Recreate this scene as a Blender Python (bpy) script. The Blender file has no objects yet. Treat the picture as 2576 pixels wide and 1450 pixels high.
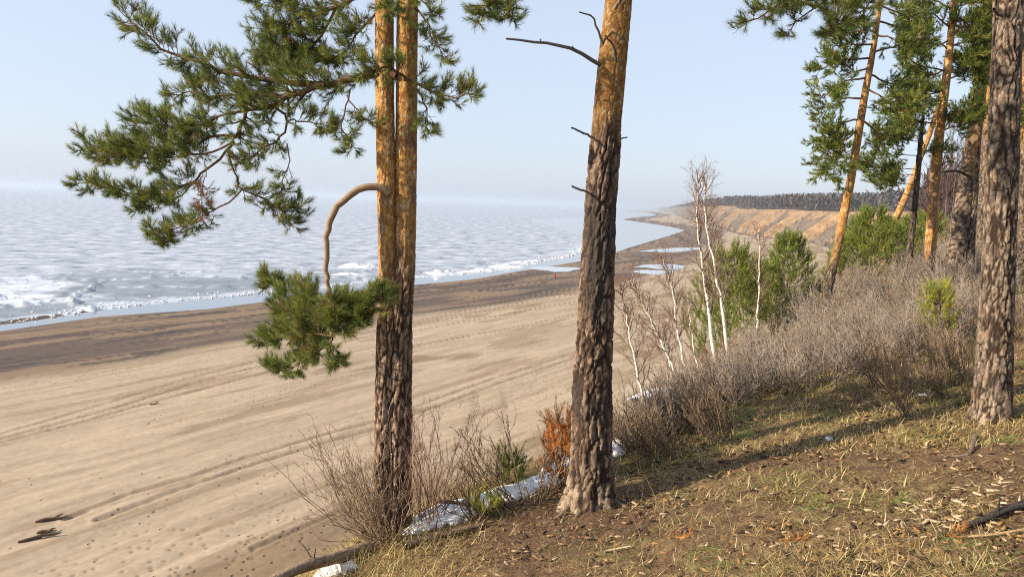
import bpy, math, random
import numpy as np
from mathutils import Vector, Matrix

# ------------------------------------------------------------------ camera
PW, PH = 2575.0, 1450.0                 # picture units used when measuring the place
LENS = 26.0
FPX = PW * LENS / 36.0
CAMZ = 24.0
PITCH, ROLL = math.radians(6.65), math.radians(1.95)
scene = bpy.context.scene
C = scene.collection
cam_data = bpy.data.cameras.new("camera")
cam_data.lens = LENS
cam_data.sensor_width = 36.0
cam_data.clip_start = 0.05
cam_data.clip_end = 80000.0
cam = bpy.data.objects.new("camera", cam_data)
C.objects.link(cam)
RM = Matrix.Rotation(math.pi / 2 - PITCH, 3, 'X') @ Matrix.Rotation(ROLL, 3, 'Z')
cam.matrix_world = Matrix.Translation((0, 0, CAMZ)) @ RM.to_4x4()
scene.camera = cam
RN = np.array(RM)

# ------------------------------------------------------------------ sky, sun, exposure
SUN_EL = math.radians(27.0)
SUN_AZ = math.radians(-106.0)            # clockwise from +Y
world = bpy.data.worlds.new("World")
scene.world = world
world.use_nodes = True
wn, wl = world.node_tree.nodes, world.node_tree.links
wn.clear()
sky = wn.new('ShaderNodeTexSky')
sky.sky_type = 'NISHITA'
sky.sun_disc = False
sky.sun_elevation = SUN_EL
sky.sun_rotation = SUN_AZ
sky.air_density = 1.0
sky.dust_density = 1.6
sky.ozone_density = 2.0
sky.altitude = 50
veil = wn.new('ShaderNodeMix')
veil.data_type = 'RGBA'
veil.inputs[0].default_value = 0.66
veil.inputs[7].default_value = (4.55, 5.1, 6.1, 1)      # even pale tint mixed into the sky for haze
bgn = wn.new('ShaderNodeBackground')
bgn.inputs[1].default_value = 0.10
won = wn.new('ShaderNodeOutputWorld')
wl.new(sky.outputs[0], veil.inputs[6])
wl.new(veil.outputs[2], bgn.inputs[0])
wl.new(bgn.outputs[0], won.inputs[0])

sun_data = bpy.data.lights.new("sun", 'SUN')
sun_data.energy = 5.0
sun_data.angle = math.radians(0.7)
sun_data.color = (1.0, 0.86, 0.68)
sun = bpy.data.objects.new("sun", sun_data)
C.objects.link(sun)
sun.location = (-40, -20, 60)
sdir = Vector((math.sin(SUN_AZ) * math.cos(SUN_EL), math.cos(SUN_AZ) * math.cos(SUN_EL), math.sin(SUN_EL)))
sun.rotation_euler = (-sdir).to_track_quat('-Z', 'Y').to_euler()

scene.view_settings.view_transform = 'Standard'
scene.view_settings.look = 'None'
scene.view_settings.exposure = 0.82
scene.view_settings.gamma = 1.0
scene.view_settings.use_curve_mapping = False
scene.render.engine = 'CYCLES'
scene.cycles.use_denoising = False
scene.cycles.use_adaptive_sampling = False
scene.cycles.pixel_filter_type = 'BLACKMAN_HARRIS'
scene.cycles.filter_width = 1.1
scene.cycles.max_bounces = 6
scene.cycles.diffuse_bounces = 3
scene.cycles.glossy_bounces = 2
scene.cycles.transparent_max_bounces = 4
scene.cycles.volume_bounces = 1
scene.cycles.sample_clamp_indirect = 4.0

rng = np.random.default_rng(11)
random.seed(11)

# ------------------------------------------------------------------ measuring helpers
def ray(px, py):
    d = np.array([(px - PW / 2) / FPX, -(py - PH / 2) / FPX, -1.0])
    return RN @ d
def at(px, py, Y):
    d = ray(px, py)
    return np.array([0, 0, CAMZ]) + d * (Y / d[1])
def on_z(px, py, z=0.0):
    d = ray(px, py)
    return np.array([0, 0, CAMZ]) + d * ((z - CAMZ) / d[2])
def sstep(a, b, x):
    t = np.clip((x - a) / (b - a), 0, 1)
    return t * t * (3 - 2 * t)
def softplus(x, w):
    return w * np.logaddexp(0, x / w)

def hash2(ix, iy, seed=0):
    h = (ix.astype(np.int64) * 374761393 + iy.astype(np.int64) * 668265263 + seed * 974711) & 0xffffffff
    h = ((h ^ (h >> 13)) * 1274126177) & 0xffffffff
    h = ((h ^ (h >> 16)) * 2246822519) & 0xffffffff
    return ((h ^ (h >> 15)) & 0xffffff) / float(0x1000000)
def vnoise(x, y, seed=0):
    ix, iy = np.floor(x), np.floor(y)
    fx, fy = x - ix, y - iy
    fx, fy = fx * fx * (3 - 2 * fx), fy * fy * (3 - 2 * fy)
    a, b = hash2(ix, iy, seed), hash2(ix + 1, iy, seed)
    c, d = hash2(ix, iy + 1, seed), hash2(ix + 1, iy + 1, seed)
    return (a * (1 - fx) + b * fx) * (1 - fy) + (c * (1 - fx) + d * fx) * fy
def fbm(x, y, oct=4, seed=0):
    s, a, t = 0, 0.5, 0
    for i in range(oct):
        s = s + a * vnoise(x * 2 ** i + 17.3 * i, y * 2 ** i - 9.1 * i, seed + i)
        t += a
        a *= 0.5
    return s / t
def worley(x, y, seed=0, jit=0.9):
    ix, iy = np.floor(x), np.floor(y)
    f1 = np.full(x.shape, 9.0)
    f2 = np.full(x.shape, 9.0)
    cid = np.zeros(x.shape)
    for dx in (-1, 0, 1):
        for dy in (-1, 0, 1):
            cx, cy = ix + dx, iy + dy
            px = cx + 0.5 + jit * (hash2(cx, cy, seed) - 0.5)
            py = cy + 0.5 + jit * (hash2(cx, cy, seed + 51) - 0.5)
            d = np.hypot(px - x, py - y)
            near = d < f1
            f2 = np.where(near, f1, np.minimum(f2, d))
            cid = np.where(near, hash2(cx, cy, seed + 99), cid)
            f1 = np.where(near, d, f1)
    return f1, f2, cid
def poly_dist(x, y, P):
    """distance to an open polyline"""
    best = np.full(x.shape, 1e9)
    for (ax, ay), (bx, by) in zip(P[:-1], P[1:]):
        vx, vy = bx - ax, by - ay
        t = np.clip(((x - ax) * vx + (y - ay) * vy) / (vx * vx + vy * vy), 0, 1)
        best = np.minimum(best, np.hypot(x - ax - t * vx, y - ay - t * vy))
    return best
def inside(x, y, P):
    r = np.zeros(x.shape, bool)
    n = len(P)
    for i in range(n):
        (ax, ay), (bx, by) = P[i], P[(i + 1) % n]
        if ay == by:
            continue
        c = (ay > y) != (by > y)
        r ^= c & (x < (bx - ax) * (y - ay) / (by - ay) + ax)
    return r
def mix3(a, b, t):
    return np.asarray(a) * (1 - t[..., None]) + np.asarray(b) * t[..., None]

# ------------------------------------------------------------------ mesh helpers
ORG = {}
def tag(o, label=None, cat=None, group=None, kind=None):
    if label: o['label'] = label
    if cat: o['category'] = cat
    if group: o['group'] = group
    if kind: o['kind'] = kind
    return o
def thing(name, loc, label, cat, group=None):
    o = bpy.data.objects.new(name, None)
    o.empty_display_size = 0.2
    C.objects.link(o)
    o.location = [float(v) for v in loc]
    ORG[o.name] = np.array(loc, float)
    return tag(o, label, cat, group)
def make_mesh(name, V, F, mat, col=None, smooth=False, attrs=None):
    me = bpy.data.meshes.new(name)
    V = np.asarray(V, np.float32)
    if isinstance(F, np.ndarray):
        Fs = [F]
    else:
        Fs = [f for f in F if len(f)]
    nl = sum(f.size for f in Fs)
    npoly = sum(len(f) for f in Fs)
    me.vertices.add(len(V))
    me.vertices.foreach_set('co', V.ravel())
    me.loops.add(nl)
    me.polygons.add(npoly)
    me.loops.foreach_set('vertex_index', np.concatenate([f.ravel() for f in Fs]).astype(np.int32))
    tot = np.concatenate([np.full(len(f), f.shape[1]) for f in Fs])
    st = np.concatenate([[0], np.cumsum(tot)[:-1]])
    me.polygons.foreach_set('loop_start', st.astype(np.int32))
    if smooth:
        me.polygons.foreach_set('use_smooth', np.ones(npoly, bool))
    me.update(calc_edges=True)
    if col is not None:
        col = np.asarray(col, np.float32)
        if col.shape[1] == 3:
            col = np.concatenate([col, np.ones((len(col), 1), np.float32)], 1)
        a = me.color_attributes.new('Col', 'FLOAT_COLOR', 'POINT')
        a.data.foreach_set('color', col.ravel())
    for k, v in (attrs or {}).items():
        a = me.attributes.new(k, 'FLOAT', 'POINT')
        a.data.foreach_set('value', np.asarray(v, np.float32).ravel())
    if mat is not None:
        me.materials.append(mat)
    return me
def mesh_obj(name, V, F, mat, parent=None, col=None, smooth=False, attrs=None, org=None):
    V = np.asarray(V, float)
    loc = None
    if parent is not None:
        V = V - ORG[parent.name]
    elif org is not None:
        loc = np.array(org, float)
        V = V - loc
    o = bpy.data.objects.new(name, make_mesh(name, V, F, mat, col, smooth, attrs))
    C.objects.link(o)
    if parent is not None:
        o.parent = parent
        ORG[o.name] = ORG[parent.name]
    else:
        ORG[o.name] = loc if loc is not None else np.zeros(3)
        if loc is not None:
            o.location = [float(v) for v in loc]
    return o
def link_copy(src, parent=None):
    c = src.copy()
    C.objects.link(c)
    c.parent = parent
    return c
def join(parts):
    """[(V,F,col)] -> V,F,col, all F alike in width"""
    Vs, Fs, Cs, n = [], [], [], 0
    for V, F, c in parts:
        Vs.append(V); Fs.append(F + n); Cs.append(c); n += len(V)
    return np.concatenate(Vs), np.concatenate(Fs), (np.concatenate(Cs) if Cs[0] is not None else None)
def grid_faces(nr, nc):
    i = np.arange(nr * nc).reshape(nr, nc)
    return np.stack([i[:-1, :-1], i[:-1, 1:], i[1:, 1:], i[1:, :-1]], -1).reshape(-1, 4)
def keep_faces(V, F, keep_v):
    F = F[keep_v[F].any(1)]
    used = np.zeros(len(V), bool)
    used[F.ravel()] = True
    idx = np.cumsum(used) - 1
    return idx[F], used
def tubes(P, R, sides=4):
    """P (m,n,3), R (m,n): m tubes of n rings -> V, F quads (closed tips by tapering)"""
    m, n = P.shape[:2]
    T = np.gradient(P, axis=1)
    T /= np.linalg.norm(T, axis=2, keepdims=True) + 1e-9
    ax = np.argmin(np.abs(T).max(1), axis=1)               # the axis the tube never runs along
    ref = np.eye(3)[ax][:, None, :] + np.array([0.03, 0.02, 0.01])
    A = np.cross(T, ref); A /= np.linalg.norm(A, axis=2, keepdims=True) + 1e-9
    B = np.cross(T, A)
    th = np.arange(sides) * 2 * np.pi / sides
    V = P[:, :, None, :] + R[:, :, None, None] * (A[:, :, None, :] * np.cos(th)[None, None, :, None] + B[:, :, None, :] * np.sin(th)[None, None, :, None])
    i = np.arange(m * n * sides).reshape(m, n, sides)
    j = np.roll(i, -1, axis=2)
    F = np.stack([i[:, :-1], j[:, :-1], j[:, 1:], i[:, 1:]], -1).reshape(-1, 4)
    return V.reshape(-1, 3), F
def resample(pts, k, jitter=0.0):
    pts = np.asarray(pts, float)
    d = np.concatenate([[0], np.cumsum(np.linalg.norm(np.diff(pts, axis=0), axis=1))])
    t = np.linspace(0, d[-1], k)
    # Catmull-Rom through the points
    out = np.zeros((k, 3))
    n = len(pts)
    ext = np.concatenate([[2 * pts[0] - pts[1]], pts, [2 * pts[-1] - pts[-2]]])
    for a, tt in enumerate(t):
        s = min(np.searchsorted(d, tt, side='right') - 1, n - 2)
        u = (tt - d[s]) / (d[s + 1] - d[s] + 1e-9)
        p0, p1, p2, p3 = ext[s], ext[s + 1], ext[s + 2], ext[s + 3]
        out[a] = 0.5 * (2 * p1 + (p2 - p0) * u + (2 * p0 - 5 * p1 + 4 * p2 - p3) * u * u + (3 * p1 - p0 - 3 * p2 + p3) * u ** 3)
    if jitter:
        j = rng.normal(0, jitter, (k, 3)); j[0] = 0
        out += j
    return out
def spawn(P, n, f0, f1, ang, L, up=0.2, bend=0.15, taper=0.5, k=4, wob=0.04, flat=1.0):
    """children on m parent polylines (m,k0,3): returns (m*n,k,3)"""
    m, k0 = P.shape[:2]
    t = (f0 + (f1 - f0) * (np.arange(n)[None, :] + rng.random((m, n))) / n)
    x = np.clip(t, 0, 0.9999) * (k0 - 1)
    i = np.floor(x).astype(int); fr = (x - i)[..., None]
    mi = np.arange(m)[:, None]
    a, b = P[mi, i], P[mi, i + 1]
    pos = a * (1 - fr) + b * fr
    T = b - a; T /= np.linalg.norm(T, axis=-1, keepdims=True) + 1e-9
    rv = rng.normal(size=(m, n, 3))
    rv -= (rv * T).sum(-1, keepdims=True) * T
    rv[..., 2] *= flat
    rv /= np.linalg.norm(rv, axis=-1, keepdims=True) + 1e-9
    an = rng.uniform(ang[0], ang[1], (m, n, 1))
    D = T * np.cos(an) + rv * np.sin(an)
    D[..., 2] += up
    D /= np.linalg.norm(D, axis=-1, keepdims=True)
    ln = rng.uniform(L[0], L[1], (m, n, 1)) * (1 - taper * t[..., None])
    u = np.linspace(0, 1, k)
    Q = pos[:, :, None, :] + D[:, :, None, :] * (ln[:, :, None, :] * u[None, None, :, None])
    Q[..., 2] += bend * ln * u[None, None, :] ** 2
    w = rng.normal(0, wob, Q.shape) * ln[:, :, None, :]
    w[:, :, 0] = 0
    Q += w
    return Q.reshape(m * n, k, 3)
def needles(Q, per, length, width, cols, spread=(0.5, 1.05), full=False):
    """needle brushes along shoots Q (m,k,3); triangles"""
    m, k = Q.shape[:2]
    t = rng.random((m, per)) ** (1.0 if full else 0.8)
    x = np.clip(t, 0, 0.999) * (k - 1)
    i = np.floor(x).astype(int); fr = (x - i)[..., None]
    mi = np.arange(m)[:, None]
    a, b = Q[mi, i], Q[mi, i + 1]
    pos = a * (1 - fr) + b * fr
    T = b - a; T /= np.linalg.norm(T, axis=-1, keepdims=True) + 1e-9
    rv = rng.normal(size=(m, per, 3))
    rv -= (rv * T).sum(-1, keepdims=True) * T
    rv /= np.linalg.norm(rv, axis=-1, keepdims=True) + 1e-9
    an = rng.uniform(spread[0], spread[1], (m, per, 1)) * (1.05 - 0.55 * t[..., None])
    D = T * np.cos(an) + rv * np.sin(an)
    ln = length * rng.uniform(0.75, 1.15, (m, per, 1))
    S = np.cross(D, rng.normal(size=D.shape))
    S /= np.linalg.norm(S, axis=-1, keepdims=True) + 1e-9
    V = np.stack([pos - S * width / 2, pos + S * width / 2, pos + D * ln], 2).reshape(-1, 3)
    F = np.arange(len(V)).reshape(-1, 3)
    c = np.asarray(cols)[rng.integers(0, len(cols), m)] * rng.uniform(0.95, 1.55, (m, 1))
    if m > 60:
        dead = rng.random(m) < 0.025
        c[dead] = np.array([0.30, 0.15, 0.06]) * rng.uniform(0.6, 1.2, (dead.sum(), 1))
    c = np.repeat(c, per * 3, axis=0)
    return V, F, c

# ------------------------------------------------------------------ materials
def new_mat(name):
    m = bpy.data.materials.new(name)
    m.use_nodes = True
    n = m.node_tree.nodes
    return m, n, m.node_tree.links, n['Principled BSDF']
def node(n, t, **kw):
    x = n.new(t)
    for k, v in kw.items():
        setattr(x, k, v)
    return x
GAIN = 0.78            # all measured colours sit a little high; one common trim
def attr_mat(name, rough=0.85, nscale=30.0, namt=0.35, bump=0.0, bscale=60.0, spec=0.2, trans=0.0, bdist=0.01, gain=GAIN):
    """colour attribute times fine noise, noise bump"""
    m, n, l, b = new_mat(name)
    a = node(n, 'ShaderNodeAttribute', attribute_name='Col')
    tc = n.new('ShaderNodeTexCoord')
    nz = n.new('ShaderNodeTexNoise'); nz.inputs['Scale'].default_value = nscale; nz.inputs['Detail'].default_value = 5
    l.new(tc.outputs['Object'], nz.inputs['Vector'])
    mr = n.new('ShaderNodeMapRange'); mr.inputs[1].default_value = 0.25; mr.inputs[2].default_value = 0.75
    mr.inputs[3].default_value = gain * (1 - namt); mr.inputs[4].default_value = gain * (1 + namt)
    l.new(nz.outputs['Fac'], mr.inputs[0])
    vm = node(n, 'ShaderNodeVectorMath', operation='SCALE')
    l.new(a.outputs['Color'], vm.inputs[0]); l.new(mr.outputs[0], vm.inputs['Scale'])
    l.new(vm.outputs[0], b.inputs['Base Color'])
    b.inputs['Roughness'].default_value = rough
    b.inputs['Specular IOR Level'].default_value = spec
    if bump:
        n2 = n.new('ShaderNodeTexNoise'); n2.inputs['Scale'].default_value = bscale; n2.inputs['Detail'].default_value = 6
        l.new(tc.outputs['Object'], n2.inputs['Vector'])
        bp = n.new('ShaderNodeBump'); bp.inputs['Strength'].default_value = bump; bp.inputs['Distance'].default_value = bdist
        l.new(n2.outputs['Fac'], bp.inputs['Height']); l.new(bp.outputs[0], b.inputs['Normal'])
    if trans:
        tr = n.new('ShaderNodeBsdfTranslucent'); l.new(vm.outputs[0], tr.inputs[0])
        mx = n.new('ShaderNodeMixShader'); mx.inputs[0].default_value = trans
        l.new(b.outputs[0], mx.inputs[1]); l.new(tr.outputs[0], mx.inputs[2])
        l.new(mx.outputs[0], n['Material Output'].inputs[0])
    return m
M = {}
def bark_mat():
    m = attr_mat('pine_bark', 0.9, 45, 0.35, 0.0, spec=0.15, gain=0.9)
    n, l = m.node_tree.nodes, m.node_tree.links
    tc = n.new('ShaderNodeTexCoord'); mp = n.new('ShaderNodeMapping'); mp.inputs['Scale'].default_value = (48, 48, 13)
    l.new(tc.outputs['Object'], mp.inputs[0])
    z = n.new('ShaderNodeTexNoise'); z.inputs['Scale'].default_value = 1.0; z.inputs['Detail'].default_value = 6; z.inputs['Roughness'].default_value = 0.65
    l.new(mp.outputs[0], z.inputs['Vector'])
    bp = n.new('ShaderNodeBump'); bp.inputs['Strength'].default_value = 1.0; bp.inputs['Distance'].default_value = 0.02
    l.new(z.outputs['Fac'], bp.inputs['Height']); l.new(bp.outputs[0], n['Principled BSDF'].inputs['Normal'])
    return m
M['bark'] = bark_mat()
M['twig'] = attr_mat('twig_wood', 0.85, 60, 0.3, 0, spec=0.15)
M['needle'] = attr_mat('pine_needles', 0.45, 3, 0.2, 0, spec=0.4, trans=0.38)
M['soil'] = attr_mat('slope_soil', 0.95, 14, 0.45, 0.9, 35, 0.1, bdist=0.03, gain=1.05)
def sand_mat():
    m = attr_mat('beach_sand', 0.9, 2.0, 0.12, 0.0, spec=0.15)
    n, l = m.node_tree.nodes, m.node_tree.links
    b = n['Principled BSDF']
    tc = n.new('ShaderNodeTexCoord'); mp = n.new('ShaderNodeMapping')
    mp.inputs['Rotation'].default_value = (0, 0, math.radians(56.5))       # grain runs along the shore
    mp.inputs['Scale'].default_value = (0.35, 1.6, 1)
    mp.vector_type = 'TEXTURE'
    mp.inputs['Scale'].default_value = (3.0, 0.6, 1)
    l.new(tc.outputs['Object'], mp.inputs[0])
    z = n.new('ShaderNodeTexNoise'); z.inputs['Scale'].default_value = 1.0; z.inputs['Detail'].default_value = 6; z.inputs['Roughness'].default_value = 0.62
    l.new(mp.outputs[0], z.inputs['Vector'])
    bp = n.new('ShaderNodeBump'); bp.inputs['Strength'].default_value = 0.5; bp.inputs['Distance'].default_value = 0.10
    l.new(z.outputs['Fac'], bp.inputs['Height'])
    vo = n.new('ShaderNodeTexVoronoi'); vo.voronoi_dimensions = '2D'; vo.inputs['Scale'].default_value = 1.15
    l.new(tc.outputs['Object'], vo.inputs['Vector'])
    lane = node(n, 'ShaderNodeAttribute', attribute_name='lane')
    sp = n.new('ShaderNodeSeparateColor'); l.new(vo.outputs['Color'], sp.inputs[0])
    on = node(n, 'ShaderNodeMath', operation='LESS_THAN'); l.new(sp.outputs[0], on.inputs[0]); l.new(lane.outputs['Fac'], on.inputs[1])
    dn = n.new('ShaderNodeMapRange'); dn.interpolation_type = 'SMOOTHSTEP'
    dn.inputs[1].default_value = 0.07; dn.inputs[2].default_value = 0.17; dn.inputs[3].default_value = 1.0; dn.inputs[4].default_value = 0.0
    l.new(vo.outputs['Distance'], dn.inputs[0])
    pr = node(n, 'ShaderNodeMath', operation='MULTIPLY'); l.new(on.outputs[0], pr.inputs[0]); l.new(dn.outputs[0], pr.inputs[1])
    b2 = n.new('ShaderNodeBump'); b2.invert = True; b2.inputs['Strength'].default_value = 0.9; b2.inputs['Distance'].default_value = 0.10
    l.new(pr.outputs[0], b2.inputs['Height']); l.new(bp.outputs[0], b2.inputs['Normal']); l.new(b2.outputs[0], b.inputs['Normal'])
    src = b.inputs['Base Color'].links[0].from_socket
    mx = node(n, 'ShaderNodeMix', data_type='RGBA'); mx.blend_type = 'MULTIPLY'
    mx.inputs[7].default_value = (0.70, 0.65, 0.60, 1)          # damp sand turned up by feet
    l.new(pr.outputs[0], mx.inputs[0]); l.new(src, mx.inputs[6]); l.new(mx.outputs[2], b.inputs['Base Color'])
    return m
M['sand'] = sand_mat()
M['blade'] = attr_mat('dry_grass_blades', 0.7, 5, 0.25, 0, spec=0.25, trans=0.25, gain=1.0)
M['cliff'] = attr_mat('cliff_earth', 0.95, 0.25, 0.3, 0.8, 0.22, 0.05, bdist=3.0, gain=0.7)
M['cloth'] = attr_mat('cloth', 0.9, 8, 0.15)
def snow_mat():
    m, n, l, b = new_mat('old_snow')
    tc = n.new('ShaderNodeTexCoord')
    nz = n.new('ShaderNodeTexNoise'); nz.inputs['Scale'].default_value = 10; nz.inputs['Detail'].default_value = 8; nz.inputs['Roughness'].default_value = 0.68
    l.new(tc.outputs['Object'], nz.inputs['Vector'])
    cr = n.new('ShaderNodeValToRGB')
    cr.color_ramp.elements[0].position = 0.36; cr.color_ramp.elements[0].color = (0.30, 0.27, 0.24, 1)
    cr.color_ramp.elements[1].position = 0.50; cr.color_ramp.elements[1].color = (0.80, 0.80, 0.81, 1)
    l.new(nz.outputs['Fac'], cr.inputs[0]); l.new(cr.outputs[0], b.inputs['Base Color'])
    b.inputs['Roughness'].default_value = 0.7
    bp = n.new('ShaderNodeBump'); bp.inputs['Strength'].default_value = 0.6; bp.inputs['Distance'].default_value = 0.04
    n2 = n.new('ShaderNodeTexNoise'); n2.inputs['Scale'].default_value = 14; n2.inputs['Detail'].default_value = 4
    l.new(tc.outputs['Object'], n2.inputs['Vector'])
    l.new(n2.outputs['Fac'], bp.inputs['Height']); l.new(bp.outputs[0], b.inputs['Normal'])
    return m
M['snow'] = snow_mat()
def water_mat():
    m, n, l, b = new_mat('still_water')
    b.inputs['Base Color'].default_value = (0.20, 0.23, 0.27, 1)  # pale base paints in the low sky reflected by the water
    b.inputs['Roughness'].default_value = 0.06
    b.inputs['IOR'].default_value = 1.33
    tc = n.new('ShaderNodeTexCoord')
    nz = n.new('ShaderNodeTexNoise'); nz.inputs['Scale'].default_value = 0.35; nz.inputs['Detail'].default_value = 3
    l.new(tc.outputs['Object'], nz.inputs['Vector'])
    bp = n.new('ShaderNodeBump'); bp.inputs['Strength'].default_value = 0.08; bp.inputs['Distance'].default_value = 0.05
    l.new(nz.outputs['Fac'], bp.inputs['Height']); l.new(bp.outputs[0], b.inputs['Normal'])
    return m
M['water'] = water_mat()
M['pale_water'] = M['water'].copy(); M['pale_water'].name = 'pale_puddle'
M['pale_water'].node_tree.nodes['Principled BSDF'].inputs['Base Color'].default_value = (0.38, 0.41, 0.46, 1)  # paler base colour than the lake water
M['pale_water'].node_tree.nodes['Principled BSDF'].inputs['Roughness'].default_value = 0.15
def ice_mat():
    m, n, l, b = new_mat('lake_ice')
    tc = n.new('ShaderNodeTexCoord')
    def noise(sc, det, rough=0.55):
        z = n.new('ShaderNodeTexNoise'); z.inputs['Scale'].default_value = sc; z.inputs['Detail'].default_value = det
        z.inputs['Roughness'].default_value = rough
        l.new(tc.outputs['Object'], z.inputs['Vector'])
        return z.outputs['Fac']
    def ramp(f, stops):
        r = n.new('ShaderNodeValToRGB')
        e = r.color_ramp.elements
        e[0].position, e[0].color = stops[0][0], (*stops[0][1], 1)
        e[1].position, e[1].color = stops[-1][0], (*stops[-1][1], 1)
        for p, c in stops[1:-1]:
            x = e.new(p); x.color = (*c, 1)
        l.new(f, r.inputs[0])
        return r.outputs[0]
    big = ramp(noise(0.12, 8, 0.66), [(0.37, (0.09, 0.12, 0.16)), (0.42, (0.24, 0.275, 0.325)), (0.53, (0.33, 0.365, 0.425)), (0.62, (0.48, 0.51, 0.57))])
    fcn = node(n, 'ShaderNodeAttribute', attribute_name='Col')
    wz = n.new('ShaderNodeTexNoise'); wz.inputs['Scale'].default_value = 0.12; wz.inputs['Detail'].default_value = 4
    l.new(tc.outputs['Object'], wz.inputs['Vector'])
    wa = node(n, 'ShaderNodeVectorMath', operation='MULTIPLY_ADD'); wa.inputs[1].default_value = (14, 14, 0)
    l.new(wz.outputs['Color'], wa.inputs[0]); l.new(tc.outputs['Object'], wa.inputs[2])
    vo = n.new('ShaderNodeTexVoronoi'); vo.voronoi_dimensions = '2D'; vo.feature = 'DISTANCE_TO_EDGE'; vo.inputs['Scale'].default_value = 0.16
    l.new(wa.outputs[0], vo.inputs['Vector'])
    ck = n.new('ShaderNodeMapRange'); ck.inputs[1].default_value = 0.02; ck.inputs[2].default_value = 0.07; ck.inputs[3].default_value = 0.75; ck.inputs[4].default_value = 0.0
    l.new(vo.outputs['Distance'], ck.inputs[0])
    fm = node(n, 'ShaderNodeMix', data_type='RGBA'); fm.inputs[7].default_value = (0.13, 0.165, 0.20, 1)
    l.new(ck.outputs[0], fm.inputs[0]); l.new(fcn.outputs['Color'], fm.inputs[6])
    floe = fm.outputs[2]
    a = node(n, 'ShaderNodeAttribute', attribute_name='floe')
    mx = node(n, 'ShaderNodeMix', data_type='RGBA')
    l.new(a.outputs['Fac'], mx.inputs[0]); l.new(big, mx.inputs[6]); l.new(floe, mx.inputs[7])
    l.new(mx.outputs[2], b.inputs['Base Color'])
    b.inputs['Roughness'].default_value = 0.55
    b.inputs['Specular IOR Level'].default_value = 0.4
    bp = n.new('ShaderNodeBump'); bp.inputs['Strength'].default_value = 0.5; bp.inputs['Distance'].default_value = 0.25
    l.new(noise(0.5, 6), bp.inputs['Height']); l.new(bp.outputs[0], b.inputs['Normal'])
    return m
M['ice'] = ice_mat()

# ------------------------------------------------------------------ lie of the land
EX, EY, NX, NY = 0.67, 0.7424, -0.7424, 0.67          # along the bluff edge, and out towards the lake
E0 = np.array([-1.55, 7.75])
def edge_coords(x, y):
    dx, dy = x - E0[0], y - E0[1]
    k = dx * EX + dy * EY
    s = dx * NX + dy * NY
    s = s - 0.26 * softplus(k - 17, 3) - np.maximum(k - 300, 0) ** 2 * 0.0003 - 0.15 * np.sin(k * 0.8 + 0.6) + 0.45 * softplus(-k - 0.2, 0.25)
    return k, s
def bluff_z(x, y):
    x = np.asarray(x, float); y = np.asarray(y, float)
    k, s = edge_coords(x, y)
    yy = np.maximum(y, -2)
    f = np.where(y > 0, 1.72 * (1 - np.exp(-yy / 3.2)) + 0.03 * np.minimum(yy, 45), 0.35 * yy)
    g = CAMZ - 1.65 + 0.205 * 18 * np.tanh(x / 18) - f
    g = g + 9.0 * (1 - np.exp(-softplus(-s - 12, 3) / 45))
    g = g + 0.10 * (fbm(x * 0.9, y * 0.9, 3, 5) - 0.5) + 0.04 * (fbm(x * 4, y * 4, 3, 6) - 0.5)
    drop = 0.9 * softplus(s - 0.2, 0.22)
    return np.maximum(g - drop, -0.6)
def hit(px, py, off=0.0):
    """where the line of sight meets the bluff"""
    d = ray(px, py)
    t = np.concatenate([np.linspace(0.8, 40, 3000), np.linspace(40.1, 400, 2000)])
    P = np.array([0, 0, CAMZ])[None] + d[None] * t[:, None]
    u = P[:, 2] - bluff_z(P[:, 0], P[:, 1]) - off
    i = np.argmax(u < 0)
    if u[i] >= 0:
        return None
    return P[i]
SHORE_PX = [(0, 832), (250, 797), (530, 776), (690, 756), (1045, 716), (1200, 700), (1390, 668), (1500, 650), (1600, 617), (1690, 590), (1722, 579), (1690, 571), (1620, 560), (1562, 551.5), (1600, 546), (1655, 541), (1640, 536), (1580, 531.5), (1545, 527)]
SHORE = [tuple(on_z(*p)[:2]) for p in SHORE_PX]
SHORE = [(SHORE[0][0] - 400 * 0.60, SHORE[0][1] - 400 * 0.80)] + SHORE
LAND = SHORE + [(9000, 9000), (9000, -400), (SHORE[0][0] + 200, -400)]
def shore_dist(x, y):
    d = poly_dist(x, y, SHORE)
    return np.where(inside(x, y, LAND), d, -d)
def beach_z(x, y, d=None):
    d = shore_dist(x, y) if d is None else d
    return np.where(d > 0, 2.6 * (1 - np.exp(-d / 75.0)), 0.05 * d)
def on_beach(px, py):
    p = on_z(px, py, 1.5)
    for _ in range(4):
        p = on_z(px, py, float(beach_z(p[:1], p[1:2])[0]))
    return p

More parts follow.
